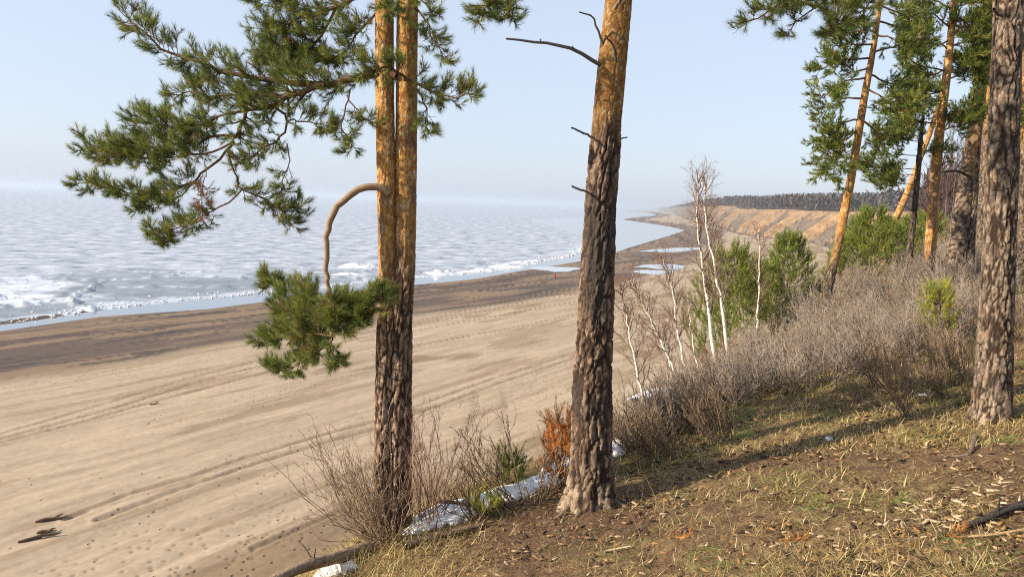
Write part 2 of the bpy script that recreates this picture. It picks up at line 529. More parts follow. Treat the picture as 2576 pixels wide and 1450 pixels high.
# ------------------------------------------------------------------ ground of the bluff
def polar(az, r):
    A, Rr = np.meshgrid(az, r)
    return Rr * np.sin(A), Rr * np.cos(A)
def build_bluff():
    az = np.concatenate([np.radians(np.arange(-120, -42, 2.0)), np.radians(np.arange(-42, 48, 0.46)), np.radians(np.arange(48, 121, 2.0))])
    r = np.concatenate([[0.3], np.exp(np.arange(np.log(0.6), np.log(30), 0.0105)), np.exp(np.arange(np.log(30.2), np.log(480), 0.02))])
    x, y = polar(az, r)
    z = bluff_z(x, y)
    rr = np.hypot(x, y)
    near = sstep(40, 8, rr)
    z = z + near * (0.035 * (fbm(x * 9, y * 9, 3, 21) - 0.5) + 0.05 * (fbm(x * 2.2, y * 2.2, 2, 22) - 0.5))
    k, s = edge_coords(x, y)
    n1 = fbm(x * 1.1, y * 1.1, 4, 31)
    n2 = fbm(x * 5, y * 5, 3, 32)
    n3 = fbm(x * 14, y * 14, 2, 33)
    soil = mix3((0.075, 0.046, 0.026), (0.15, 0.095, 0.05), n2)
    straw = mix3((0.12, 0.085, 0.04), (0.22, 0.165, 0.075), n3)  # ground colours darkened to paint in shade between the grass blades
    c = mix3(soil, straw, sstep(0.42, 0.62, 0.55 * n1 + 0.45 * n3))
    grn = sstep(0.54, 0.66, fbm(x * 1.7, y * 1.7, 3, 34)) * sstep(0.45, 0.6, n3)
    c = mix3(c, np.array([0.105, 0.135, 0.03]), grn * 0.9)
    bare = np.exp(-((x - 0.9) ** 2 + (y - 7.4) ** 2) / 2.0)          # trodden earth round the middle pine
    c = mix3(c, mix3((0.085, 0.048, 0.03), (0.13, 0.078, 0.05), n3), np.clip(bare * 1.1, 0, 0.9))
    slope = sstep(2.5, 6, s)
    c = mix3(c, mix3((0.26, 0.18, 0.11), (0.36, 0.26, 0.16), n1), slope * 0.8)
    V = np.stack([x, y, z], -1).reshape(-1, 3)
    F, used = keep_faces(V, grid_faces(*x.shape), (z > -0.55).ravel())
    o = mesh_obj('bluff_ground', V[used], F, M['soil'], col=c.reshape(-1, 3)[used], smooth=True)
    tag(o, kind='structure')
build_bluff()

ICE_PX = [(0, 812), (130, 795), (250, 776), (400, 758), (560, 745), (800, 724), (1045, 696), (1130, 690), (1200, 683), (1290, 672), (1345, 658), (1420, 646), (1455, 632), (1492, 612), (1450, 592), (1400, 574), (1355, 561), (1328, 553.5), (1400, 549.5), (1480, 546.0), (1530, 541), (1480, 536), (1540, 529), (1600, 522.5)]
ICE = [tuple(on_z(*p)[:2]) for p in ICE_PX]
ICE = [(ICE[0][0] - 400 * 0.60, ICE[0][1] - 400 * 0.80)] + ICE
ICEPOLY = ICE + [(ICE[-1][0], 32000), (-32000, 32000), (-32000, -590), (ICE[0][0] - 10, -590)]
# ------------------------------------------------------------------ beach
TRACKS_PX = [
    [(-60, 1118), (0, 1103), (150, 1062), (300, 1020), (480, 965), (670, 915), (830, 868), (950, 840), (1150, 795), (1320, 760), (1470, 735)],
    [(-60, 1104), (0, 1089), (150, 1046), (300, 1003), (480, 948), (670, 900), (830, 856), (950, 828), (1150, 784), (1320, 751), (1470, 727)],
    [(-60, 1130), (0, 1112), (200, 1062), (420, 1000), (640, 945), (800, 905)],
    [(170, 1302), (320, 1245), (480, 1200), (620, 1150), (800, 1098), (945, 1058), (1060, 1016), (1250, 948), (1450, 886), (1560, 850)],
    [(250, 1305), (400, 1250), (520, 1210), (660, 1160), (830, 1110), (960, 1072), (1080, 1028), (1260, 962), (1450, 898)],
    [(900, 858), (1150, 812), (1470, 752), (1650, 700)],
    [(1040, 868), (1250, 830), (1470, 785), (1640, 735)],
    [(640, 1380), (800, 1310), (900, 1265)],
]
def build_beach():
    az = np.concatenate([np.radians(np.arange(-100, -38, 2.0)), np.arange(math.radians(-38), math.radians(26), 1.4 / 740), np.radians(np.arange(27, 60, 2.0))])
    inv = np.arange(1 / 36.0, 1 / 9000.0, -1.2 / (CAMZ * 740))
    r = np.concatenate([[24.0, 30.0], 1 / inv, [9000.0]])
    x, y = polar(az, r)
    d = shore_dist(x, y)
    d = d + 3.0 * (fbm(x * 0.05, y * 0.05, 3, 41) - 0.5) * sstep(0, 25, d + 12)
    z = beach_z(x, y, d)
    di = poly_dist(x, y, ICE)
    bar = np.exp(-((di - 0.2) / 1.6) ** 2) * sstep(0.42, 0.56, fbm(x * 0.03, y * 0.03, 3, 40)) * (d < -1) * sstep(420, 300, np.hypot(x, y))
    z = np.where(bar > 0.02, np.maximum(z, -0.12 + 0.42 * bar), z)
    # long low swells of blown sand, along the shore
    ka, sa = x * 0.55 + y * 0.8352, -x * 0.8352 + y * 0.55
    on = sstep(1, 8, d)
    dry = sstep(40, 46, d + 9 * (fbm(ka * 0.02, sa * 0.05, 3, 43) - 0.5))
    sw = fbm(ka * 0.06, sa * 0.22, 4, 44)
    z = z + on * (0.10 + 0.22 * dry) * (sw - 0.5)
    z = z + on * dry * 0.10 * (fbm(ka * 0.35, sa * 1.1, 3, 45) - 0.5)
    dark = np.zeros_like(x)
    for T in TRACKS_PX:
        P = [tuple(on_beach(*p)[:2]) for p in T]
        td = poly_dist(x, y, P) + 0.25 * (fbm(x * 1.5, y * 1.5, 2, 46) - 0.5)
        fade = 0.55 + 0.45 * fbm(x * 0.2, y * 0.2, 2, 47)
        tr = np.exp(-(td / 0.25) ** 2) * fade
        z = z - 0.14 * tr + 0.09 * np.exp(-((td - 0.48) / 0.18) ** 2) * fade
        dark = np.maximum(dark, tr)
    # footprints: scattered dents in trodden lanes
    cs = 0.75
    lanes = sstep(0.50, 0.68, fbm(ka * 0.035, sa * 0.12, 3, 48)) * sstep(85, 60, d * 0 + np.hypot(x, y)) * dry
    lanes = np.maximum(lanes, 0.8 * sstep(0.48, 0.64, fbm(ka * 0.08, sa * 0.16, 2, 49)) * sstep(62, 48, np.hypot(x, y)))
    ix, iy = np.floor(x / cs), np.floor(y / cs)
    dent = np.zeros_like(x)
    for dx in (-1, 0, 1):
        for dy in (-1, 0, 1):
            cx, cy = ix + dx, iy + dy
            ex = hash2(cx, cy, 61) < 0.42
            qx = (cx + hash2(cx, cy, 62)) * cs; qy = (cy + hash2(cx, cy, 63)) * cs
            dd = np.hypot(x - qx, y - qy)
            dent = np.maximum(dent, np.where(ex, np.exp(-(dd / 0.13) ** 2), 0))
    # two single walking lines below the middle pine
    for T in ([(1198, 985), (1195, 1020), (1182, 1060), (1160, 1095)], [(1265, 985), (1272, 1020), (1265, 1060), (1262, 1085)]):
        P = resample([on_beach(*p) for p in T], 26)
        for q, p in enumerate(P):
            o = 0.16 if q % 2 else -0.16
            dent = np.maximum(dent, np.exp(-(np.hypot(x - p[0] - o, y - p[1]) / 0.22) ** 2) * 1.0)
            lanes = np.where(np.hypot(x - p[0] - o, y - p[1]) < 0.5, 1.0, lanes)
    walk = np.clip(sstep(0.42, 0.62, fbm(ka * 0.035, sa * 0.12, 3, 48)) * dry * sstep(150, 90, np.hypot(x, y)) * 0.40 + 0.16 * sstep(75, 50, np.hypot(x, y)), 0, 0.5) * sstep(0.3, 0.55, fbm(x * 0.15, y * 0.15, 2, 58))
    dent *= lanes
    z = z - 0.08 * dent
    n1 = fbm(ka * 0.08, sa * 0.3, 4, 51)
    n2 = fbm(x * 0.7, y * 0.7, 3, 52)
    c_dry = mix3((0.37, 0.285, 0.195), (0.50, 0.395, 0.28), np.clip(0.6 * n1 + 0.4 * n2, 0, 1))
    damp = np.maximum(sstep(0.60, 0.70, fbm(ka * 0.05, sa * 0.14, 4, 53)), 0.6 * sstep(0.58, 0.66, fbm(ka * 0.06, sa * 0.5, 4, 57)))
    c_dry = mix3(c_dry, np.array([0.255, 0.175, 0.10]), damp * 0.8)
    st = fbm(ka * 0.12, sa * 1.3, 4, 56)
    c_dry = c_dry * (0.76 + 0.46 * st)[..., None]
    w1 = fbm(ka * 0.04, sa * 0.30, 5, 54)
    c_wet = mix3((0.115, 0.082, 0.065), (0.24, 0.165, 0.105), sstep(0.35, 0.62, w1))
    c_wet = mix3(c_wet, np.array([0.060, 0.048, 0.042]), sstep(0.62, 0.68, fbm(ka * 0.07, sa * 0.7, 3, 55)) * 0.85)
    c = mix3(c_wet, c_dry, dry)
    c = mix3(c, np.array([0.20, 0.135, 0.08]), np.clip(dark * 0.85, 0, 1))
    c = mix3(c, np.array([0.21, 0.15, 0.095]), np.clip(dent * 0.75, 0, 1))
    V = np.stack([x, y, z], -1).reshape(-1, 3)
    F, used = keep_faces(V, grid_faces(*x.shape), (d > -26).ravel())
    o = mesh_obj('beach', V[used], F, M['sand'], col=c.reshape(-1, 3)[used], smooth=True, attrs={'lane': walk.ravel()[used]})
    tag(o, kind='structure')
build_beach()

# ------------------------------------------------------------------ lake, ice
def build_lake():
    L = 32000.0
    V = np.array([[-L, -600, 0], [L, -600, 0], [L, L, 0], [-L, L, 0]], float)
    o = mesh_obj('lake_water', V, np.array([[0, 1, 2, 3]]), M['water'])
    tag(o, kind='structure')
build_lake()
def build_ice():
    az = np.concatenate([np.radians(np.arange(-110, -40, 2.0)), np.arange(math.radians(-40), math.radians(16), 2.0 / 740), np.radians(np.arange(17, 60, 2.0))])
    inv = np.arange(1 / 80.0, 1 / 31000.0, -1.2 / (CAMZ * 740))
    r = np.concatenate([1 / inv, [31500.0]])
    x, y = polar(az, r)
    x0 = x + 7 * (fbm(x * 0.06, y * 0.06, 4, 71) - 0.5)
    y0 = y + 10 * (fbm(x * 0.06, y * 0.06, 4, 72) - 0.5)
    d = poly_dist(x0, y0, ICE)
    d = np.where(inside(x0, y0, ICEPOLY), d, -d)
    rr = np.hypot(x, y)
    fl = sstep(78, 55, d + 34 * (fbm(x * 0.03, y * 0.03, 3, 70) - 0.5)) * sstep(290, 200, rr)
    fl = np.maximum(fl, 0.9 * sstep(7, 2, d) * sstep(500, 250, rr))
    a = sstep(1500, 300, rr)
    z = 0.06 + a * (0.25 * np.maximum(fbm(x * 0.15, y * 0.15, 5, 73) - 0.5, 0) + 0.10 * fbm(x * 0.5, y * 0.5, 3, 74))
    # pressure ridges: thin raised seams between the floes
    f1, f2, cid = worley(x * 0.036 + 0.8 * fbm(x * 0.05, y * 0.05, 3, 75), y * 0.036 + 0.8 * fbm(x * 0.05, y * 0.05, 3, 76), 77)
    seam = np.exp(-((f2 - f1) / 0.05) ** 2)
    z = z + fl * seam * (0.2 + 0.9 * fbm(x * 0.8, y * 0.8, 2, 78)) * 1.1
    rim = np.exp(-((d - 2.5) / 2.2) ** 2) * sstep(900, 350, rr)
    z = z + rim * 0.4 * np.maximum(fbm(x * 0.12, y * 0.12, 4, 79) - 0.35, 0) * 2 * (0.5 + fbm(x * 1.1, y * 1.1, 2, 80))
    z = np.where(d < 0, np.maximum(-0.12, 0.08 * d + 0.04), z)
    slush = sstep(0.50, 0.42, fbm(x * 0.035, y * 0.05, 4, 68)) * sstep(0, 6, d)
    fc = mix3((0.36, 0.405, 0.465), (0.52, 0.565, 0.625), cid) * (0.85 + 0.3 * fbm(x * 0.5, y * 0.5, 3, 69))[..., None]
    fc = mix3(fc, mix3((0.10, 0.125, 0.15), (0.27, 0.31, 0.355), fbm(x * 0.25, y * 0.4, 3, 67)), slush)
    fc = mix3(fc, np.array([0.12, 0.16, 0.19]), np.exp(-((f2 - f1) / 0.022) ** 2) * 0.8)
    fc = mix3(fc, np.array([0.78, 0.81, 0.85]), np.exp(-((f2 - f1 - 0.06) / 0.03) ** 2) * 0.8 * fbm(x * 0.2, y * 0.2, 2, 66))
    V = np.stack([x, y, z], -1).reshape(-1, 3)
    F, used = keep_faces(V, grid_faces(*x.shape), (d > 0).ravel())
    o = mesh_obj('lake_ice', V[used], F, M['ice'], smooth=True, col=fc.reshape(-1, 3)[used], attrs={'floe': np.clip(fl + 0.6 * rim, 0, 1).ravel()[used]})
    tag(o, kind='structure')
build_ice()
def rock_block(n=1):
    """irregular tilted slab as 8 pushed corners with a split top: local V,F"""
    b = np.array([[-1, -1, -1], [1, -1, -1], [1, 1, -1], [-1, 1, -1], [-.8, -.75, 1], [.85, -.8, .9], [.75, .8, 1.05], [-.85, .8, .85]], float) * 0.5
    b += rng.uniform(-0.14, 0.14, b.shape)
    F = np.array([[0, 3, 2, 1], [4, 5, 6, 7], [0, 1, 5, 4], [1, 2, 6, 5], [2, 3, 7, 6], [3, 0, 4, 7]])
    return b, F
def rot_xyz(a, b, c):
    return np.array(Matrix.Rotation(c, 3, 'Z') @ Matrix.Rotation(b, 3, 'Y') @ Matrix.Rotation(a, 3, 'X'))
def build_brash():
    parts = []
    P = np.array([(p[0], p[1]) for p in ICE[1:15]])
    for (a, b) in zip(P[:-1], P[1:]):
        n = int(min(np.linalg.norm(b - a) * 2.5, 260))
        for _ in range(n):
            t = rng.random()
            q = a + (b - a) * t
            nn = np.array([-(b - a)[1], (b - a)[0]]); nn /= np.linalg.norm(nn)
            q = q + nn * (rng.gamma(1.4, 2.2) - 2.0)
            s = rng.uniform(0.12, 0.45) * (1.8 if rng.random() < 0.06 else 1)
            V, F = rock_block()
            V = V * [s * rng.uniform(.8, 2.0), s, s * 0.45]
            V = V @ rot_xyz(rng.normal(0, .35), rng.normal(0, .35), rng.uniform(0, 6.3)).T
            parts.append((V + [q[0], q[1], 0.12 + 0.15 * s], F, None))
    V, F, _ = join(parts)
    o = mesh_obj('brash_ice', V, F, M['snow'])
    tag(o, 'broken white brash ice piled along the edge of the lake ice', 'ice', kind='stuff')
build_brash()
SLABS = [(1095, 690, 3.4, 'long blue-white ice hummock nearest the twin pine at the water edge'),
         (1130, 686, 2.6, 'blue shaded ice slab just right of the twin pine at the water edge'),
         (1180, 684, 2.2, 'low rounded ice heap beside the water between the two near pines'),
         (1215, 680, 2.4, 'jagged ice heap at the water midway between the two near pines'),
         (1270, 672, 3.6, 'broad white ice ramp at the water left of the middle pine'),
         (1312, 662, 3.0, 'tall white ice heap nearest the middle pine at the water'),
         (1340, 657, 1.8, 'small blue ice block at the tip of the white ice ridge'),
         (905, 672, 4.0, 'white ice hummock beside the hooked bare branch'),
         (875, 690, 2.6, 'small blue ice block under the hooked bare branch')]
for px, py, w, lab in SLABS:
    p = on_z(px, py, 0.1)
    gx, gy = np.meshgrid(np.linspace(-1, 1, 26), np.linspace(-1, 1, 14))
    rad = np.hypot(gx, gy) + 0.35 * (fbm(gx * 2 + px, gy * 2, 3, 66) - 0.5)
    f1, f2, cid = worley(gx * 3 + px, gy * 2.2, 67)
    zz = np.maximum(1 - rad, 0) ** 0.7 * (0.45 + 0.9 * cid) * w * 0.42 - 0.06
    V = np.stack([p[0] + gx * w * 1.9, p[1] + gy * w * 0.9 + gx * w * 0.6, zz], -1).reshape(-1, 3)
    F, used = keep_faces(V, grid_faces(*gx.shape), (rad < 1).ravel())
    tag(mesh_obj('ice_heap', V[used], F, M['snow'], org=(p[0], p[1], 0)), lab, 'ice heap', 'ice heaps along the water edge')
PUDDLES = [([(1318, 676), (1350, 671), (1400, 671), (1460, 674), (1440, 681), (1400, 684), (1370, 680)], 'thin bright puddle on wet sand left of the middle pine'),
           ([(1590, 672), (1625, 666), (1680, 664), (1725, 670), (1700, 678), (1650, 676), (1625, 673)], 'pale puddle strip on wet sand right of the middle pine, upper of two'),
           ([(1585, 684), (1615, 679), (1680, 681), (1700, 684), (1650, 691), (1620, 688)], 'pale puddle on wet sand right of the middle pine, lower of two'),
           ([(1600, 632), (1660, 626), (1740, 622), (1760, 626), (1690, 634)], 'far narrow puddle on wet sand near the water edge')]
for pts, lab in PUDDLES:
    W = np.array([on_beach(*p) for p in pts])
    z = W[:, 2].max() + 0.05
    n = len(W)
    W = resample(np.concatenate([W, W[:1]]), 40, 0.0)[:-1]
    W[:, :2] += rng.normal(0, 0.35, (len(W), 2))
    W[:, 2] = np.maximum(beach_z(W[:, 0], W[:, 1]) + 0.07, 0.02)
    c = W.mean(0)
    V = np.concatenate([W, [c]])
    F = np.array([[i, (i + 1) % len(W), len(W)] for i in range(len(W))])
    tag(mesh_obj('puddle', V, F, M['pale_water'], org=c), lab, 'puddle', 'puddles on the wet sand')

# ------------------------------------------------------------------ far cliffs and wood
TOE_PX = [(2330, 690), (2180, 655), (2110, 630), (2050, 608), (1950, 597), (1870, 586), (1800, 569), (1755, 559), (1720, 546), (1690, 535), (1668, 528.5), (1652, 526)]
TOE = np.array([on_z(*p, 3.0) for p in TOE_PX])
TOE = np.concatenate([TOE, [TOE[-1] + (TOE[-1] - TOE[-2]) * 0.2 + np.array([700, 900, 0])]])
d = np.concatenate([[0], np.cumsum(np.linalg.norm(np.diff(TOE[:, :2], axis=0), axis=1))])
def build_cliff():
    n, m = 1700, 30
    t = np.linspace(0, 1, n) ** 1.6 * d[-1]
    bx, by = np.interp(t, d, TOE[:, 0]), np.interp(t, d, TOE[:, 1])
    w = np.ones(41) / 41
    bx = np.convolve(np.pad(bx, 20, 'edge'), w, 'valid'); by = np.convolve(np.pad(by, 20, 'edge'), w, 'valid')
    tx, ty = np.gradient(bx), np.gradient(by)
    ln = np.hypot(tx, ty); ix, iy = ty / ln, -tx / ln      # inland normal
    top = 25.0 + 3.0 * (fbm(t * 0.01, t * 0, 3, 81) - 0.5) * 2 + 3.0 * sstep(300, 900, t) - 6 * sstep(2200, 4200, t)
    v = np.linspace(0, 1, m)
    prof = np.where(v < 0.8, v / 0.8, 1.0)
    T, Vv = np.meshgrid(t, v, indexing='ij')
    gul = fbm(T * 0.07 + 1.5 * Vv, Vv * 0.6, 4, 82)
    ridge = np.abs(gul - 0.5) * 2
    setb = 24 * Vv ** 1.1 + (ridge - 0.3) * 20 * np.sin(np.pi * np.clip(Vv * 1.05, 0, 1)) + 8 * (fbm(T * 0.012, Vv * 0, 3, 83) - 0.5)
    setb = np.where(Vv > 0.97, setb + 260, setb)
    zz = 2.2 + (top[:, None] - 2.2) * np.minimum(Vv / 0.93, 1) ** 1.15 + np.where(Vv > 0.97, 13.5, 0)
    x = bx[:, None] + ix[:, None] * setb; y = by[:, None] + iy[:, None] * setb
    sandy = sstep(0.70, 0.88, Vv + 1.2 * (fbm(T * 0.09, Vv * 1.0, 4, 84) - 0.5)) * sstep(1100, 600, T)
    sandy = np.maximum(sandy, sstep(0.52, 0.60, fbm(T * 0.10 + Vv * 2.2, Vv * 0.4, 3, 85)) * sstep(1000, 450, T))
    c = mix3(mix3((0.14, 0.115, 0.095), (0.23, 0.18, 0.135), fbm(T * 0.1, Vv * 6, 3, 86)), mix3((0.29, 0.185, 0.10), (0.40, 0.265, 0.15), fbm(T * 0.08, Vv * 5, 3, 87)), sandy)
    c = mix3(c, np.array([0.12, 0.095, 0.075]), (Vv > 0.94) * 1.0)
    c = c * (0.62 + 0.76 * fbm(T * 0.35, Vv * 9, 4, 88))[..., None]
    V = np.stack([x, y, zz], -1).reshape(-1, 3)
    o = mesh_obj('cliff', V, grid_faces(n, m), M['cliff'], col=c.reshape(-1, 3), smooth=True, org=(bx[350], by[350], 2))
    tag(o, 'eroded sandy lakeside cliff with grey-brown gullies curving towards a cape', 'cliff')
    o['kind'] = 'structure'
    return t, bx, by, ix, iy, top
CL = build_cliff()
def far_tree_cloud(base, h, n_tw, col, spread=0.32, wid=0.16):
    """bare far trees: each a stem and a fan of thin twigs"""
    m = len(base)
    # twigs start along the stem and rise outwards
    t = rng.uniform(0.02, 0.9, (m, n_tw, 1)) * h[:, None, None]
    p0 = base[:, None, :] + t * np.array([0, 0, 1.0])
    a = rng.uniform(0, 2 * np.pi, (m, n_tw)); L = h[:, None] * rng.uniform(0.2, 0.42, (m, n_tw))
    dirv = np.stack([np.cos(a) * spread * 2, np.sin(a) * spread * 2, rng.uniform(0.5, 1.1, (m, n_tw))], -1)
    p1 = p0 + dirv * L[..., None]
    p1[..., 2] = np.minimum(p1[..., 2], (base[:, 2] + h * 1.02)[:, None])
    sx = np.stack([-np.sin(a), np.cos(a), a * 0], -1) * wid * h[:, None, None] / 10
    V1 = np.stack([p0 - sx, p0 + sx, p1 + sx * 0.4, p1 - sx * 0.4], 2).reshape(-1, 3)
    sw = 0.012 * h
    A = rng.uniform(0, np.pi, m)
    ox = np.stack([np.cos(A), np.sin(A), A * 0], -1) * sw[:, None]
    tp = base + np.stack([h * 0, h * 0, h * 0.95], -1)
    V2 = np.stack([base - ox, base + ox, tp + ox * 0.2, tp - ox * 0.2], 1).reshape(-1, 3)
    V = np.concatenate([V1, V2])
    F = np.arange(len(V)).reshape(-1, 4)
    c = np.asarray(col) * rng.uniform(0.6, 1.35, (m, 1)) * (1 + 0.15 * rng.normal(size=(m, 3)) * [1, .6, .6])
    c = np.concatenate([np.repeat(c, n_tw * 4, axis=0), np.repeat(c * 1.2, 4, axis=0)])
    return V, F, np.clip(c, 0.01, 0.5)
def build_forest():
    t, bx, by, ix, iy, top = CL
    B, Hh = [], []
    for _ in range(11000):
        i = int(len(t) * rng.random() ** 0.9)
        i = min(i, len(t) - 1)
        if t[i] > 4500 or t[i] < 30: continue
        s = 24 + rng.gamma(1.3, 34)
        B.append((bx[i] + ix[i] * s, by[i] + iy[i] * s, top[i] - 0.3 + 0.05 * s))
        Hh.append(rng.uniform(7, 11) * (0.8 + 0.4 * sstep(4000, 200, t[i])))
    V, F, c = far_tree_cloud(np.array(B), np.array(Hh), 12, (0.135, 0.115, 0.115), 0.38, 0.6)
    o = mesh_obj('forest', V, F, M['twig'], col=c)
    tag(o, 'bare grey-brown forest along the top of the far cliff', 'forest', kind='stuff')
    # brush clinging to the cliff foot and gullies
    B, Hh = [], []
    for _ in range(5200):
        i = int(len(t) * rng.random())
        if t[i] > 2600: continue
        s = rng.uniform(-2, 20)
        if fbm(np.array([t[i] * 0.10 + s / 24 * 2.2]), np.array([s / 24 * 0.4]), 3, 85)[0] > 0.52 and s > 3: continue
        B.append((bx[i] + ix[i] * s, by[i] + iy[i] * s, 2.4 + max(0, s) * 0.9))
        Hh.append(rng.uniform(1.0, 3.2))
    V, F, c = far_tree_cloud(np.array(B), np.array(Hh), 9, (0.12, 0.095, 0.075), 0.5, 0.7)
    o = mesh_obj('cliff_brush', V, F, M['twig'], col=c)
    tag(o, 'bare scrub growing on the foot and gullies of the far cliff', 'scrub', kind='stuff')
build_forest()

# ------------------------------------------------------------------ pines
BARK_LOW = np.array([[0.20, 0.135, 0.09], [0.14, 0.09, 0.062], [0.29, 0.205, 0.14], [0.11, 0.066, 0.045]])
BARK_GREY = np.array([[0.23, 0.175, 0.13], [0.165, 0.125, 0.095], [0.30, 0.23, 0.165], [0.215, 0.14, 0.09]])
BARK_TOP = np.array([[0.44, 0.225, 0.065], [0.52, 0.30, 0.085], [0.36, 0.165, 0.05], [0.56, 0.38, 0.18]])
def trunk_path(pts, Y, zbase, ztop, rtop):
    """pts [(px,py,width px)] from base up"""
    W = np.array([at(p[0], p[1], Y) for p in pts])
    rad = np.array([p[2] / 2 / FPX * np.dot(at(p[0], p[1], Y) - [0, 0, CAMZ], RN @ np.array([0, 0, -1])) for p in pts])
    z = W[:, 2]
    o = np.argsort(z)
    z, X, rad = z[o], W[o, 0], rad[o]
    sl = (X[-1] - X[-3]) / (z[-1] - z[-3]) if len(z) > 2 else (X[-1] - X[0]) / (z[-1] - z[0])
    if ztop > z[-1]:
        z = np.append(z, ztop); X = np.append(X, X[-1] + sl * 0.8 * (ztop - z[-2])); rad = np.append(rad, rtop)
    if zbase < z[0]:
        z = np.insert(z, 0, zbase); X = np.insert(X, 0, X[0] - (X[1] - X[0]) / (z[2] - z[1]) * (z[1] - zbase)); rad = np.insert(rad, 0, rad[0])
    return z, X, rad
def smooth_interp(q, z, X):
    v = np.interp(q, z, X)
    w = np.ones(15) / 15
    return np.convolve(np.pad(v, 7, 'edge'), w, 'valid')
def build_trunk(parent, pts, Y, base, ztop, rtop, orange, sides=96, dz=0.018, zfine=30.0, plate=(0.05, 0.18), depth=0.016, flare=0.35, low=BARK_LOW, seed=1, name='trunk', char=None, pale=0.0, topk=1.0):
    z, X, rad = trunk_path(pts, Y, base[2] - 0.25, ztop, rtop)
    zf = min(zfine, ztop)
    q = np.arange(base[2] - 0.25, zf, dz)
    if ztop > zf:
        q = np.concatenate([q, np.linspace(zf, ztop, 24)])
    cx = smooth_interp(q, z, X); rr = smooth_interp(q, z, rad)
    h = q - base[2]
    th = np.arange(sides) * 2 * np.pi / sides + np.pi / 2
    TH, Hh = np.meshgrid(th, h)
    Rr = np.repeat(rr[:, None], sides, 1)
    Hc = np.maximum(Hh, -0.1)
    ph = seed * 1.7
    fl = 1 + flare * np.exp(-Hc / 0.22) * (1 + 0.55 * np.sin(5 * TH + ph) + 0.25 * np.sin(9 * TH + 2 * ph)) + flare * 0.3 * np.exp(-Hc / 0.9)
    u = (TH - np.pi / 2) * Rr
    Z = q[:, None] + 0 * TH
    og = sstep(orange[0], orange[1], Z + 1.1 * (fbm(u * 3 + seed, Z * 0.9, 3, seed + 3) - 0.5) * abs(orange[1] - orange[0]))
    pw, phh = plate
    wu = u / (pw * 1.5) + 1.5 * (fbm(u * 5, Z * 3.0, 4, seed) - 0.5); wv = Z / phh + 1.6 * (fbm(u * 9, Z * 4, 4, seed + 1) - 0.5)
    f1, f2, cid = worley(wu, wv, seed + 5, 1.0)
    edge = f2 - f1 + 0.22 * (fbm(u * 30, Z * 14, 3, seed + 6) - 0.5)
    crack = sstep(0.05, 0.17, edge)
    fis = np.abs(fbm(u / (pw * 1.5) + 1.2 * (fbm(u * 6, Z * 2, 3, seed + 30) - 0.5), Z / (phh * 2.4), 4, seed + 31) - 0.5) * 2
    crack = crack * sstep(0.02, 0.13, fis)
    fine = fbm(u * 45, Z * 16, 3, seed + 7)
    crack = crack * (0.65 + 0.35 * sstep(0.3, 0.5, fine))
    g1, g2, gid = worley(u / 0.035 + 2 * fbm(u * 9, Z * 9, 2, seed + 8), Z / 0.05, seed + 9, 1.0)
    flake = sstep(0.0, 0.2, g2 - g1)
    dl = depth * (crack * (0.6 + 0.6 * cid) - 0.6 + 0.35 * (fine - 0.5))
    du = 0.004 * (flake + gid)
    lump = 0.02 * (fbm(TH * 1.3 + seed, Z * 0.7, 3, seed + 12) - 0.5)
    R2 = Rr * fl + dl * (1 - og) + du * og + lump
    pal = low[((0.5 * cid + 0.5 * gid) * 3.999).astype(int)] * (0.55 + 0.9 * fine)[..., None]
    cl = mix3(np.array([0.032, 0.02, 0.015]), pal, crack * 0.95 + 0.03)
    if pale:
        pm = sstep(0.52, 0.62, fbm(u * 9, Z * 2.2, 3, seed + 20)) * np.exp(-np.maximum(Hh, 0) / pale) * crack
        cl = mix3(cl, np.array([0.42, 0.33, 0.24]), pm * 0.8)
    pt = BARK_TOP[(gid * 3.999).astype(int)] * (0.8 + 0.4 * cid)[..., None]
    ct = mix3(np.array([0.20, 0.085, 0.035]), pt, flake * 0.85 + 0.15)
    ct = ct * topk
    scar = sstep(0.66, 0.72, fbm(u * 5 + 3, Z * 1.5, 3, seed + 15))
    ct = mix3(ct, np.array([0.15, 0.10, 0.075]), scar * 0.7)
    c = mix3(cl, ct, og)
    if char is not None:
        cm = sstep(char[0], char[0] + 0.3, Z) * sstep(char[1], char[1] - 0.5, Z) * sstep(0.35, 0.55, fbm(u * 4, Z * 1.2, 3, seed + 18))
        c = mix3(c, np.array([0.055, 0.045, 0.04]), cm * 0.75)
    x = cx[:, None] + R2 * np.cos(TH); y = Y + R2 * np.sin(TH) + (base[1] - Y)
    V = np.stack([x, y, Z], -1).reshape(-1, 3)
    n = len(q)
    i = np.arange(n * sides).reshape(n, sides); j = np.roll(i, -1, 1)
    F = np.stack([i[:-1], j[:-1], j[1:], i[1:]], -1).reshape(-1, 4)
    cap = np.array([i[-1]])
    return mesh_obj(name, V, [F, cap], M['bark'], parent, col=c.reshape(-1, 3), smooth=True)
GREENS = np.array([[0.13, 0.165, 0.032], [0.165, 0.20, 0.038], [0.21, 0.235, 0.045], [0.10, 0.145, 0.032], [0.26, 0.27, 0.052]])
TWIGC = np.array([0.15, 0.085, 0.05])
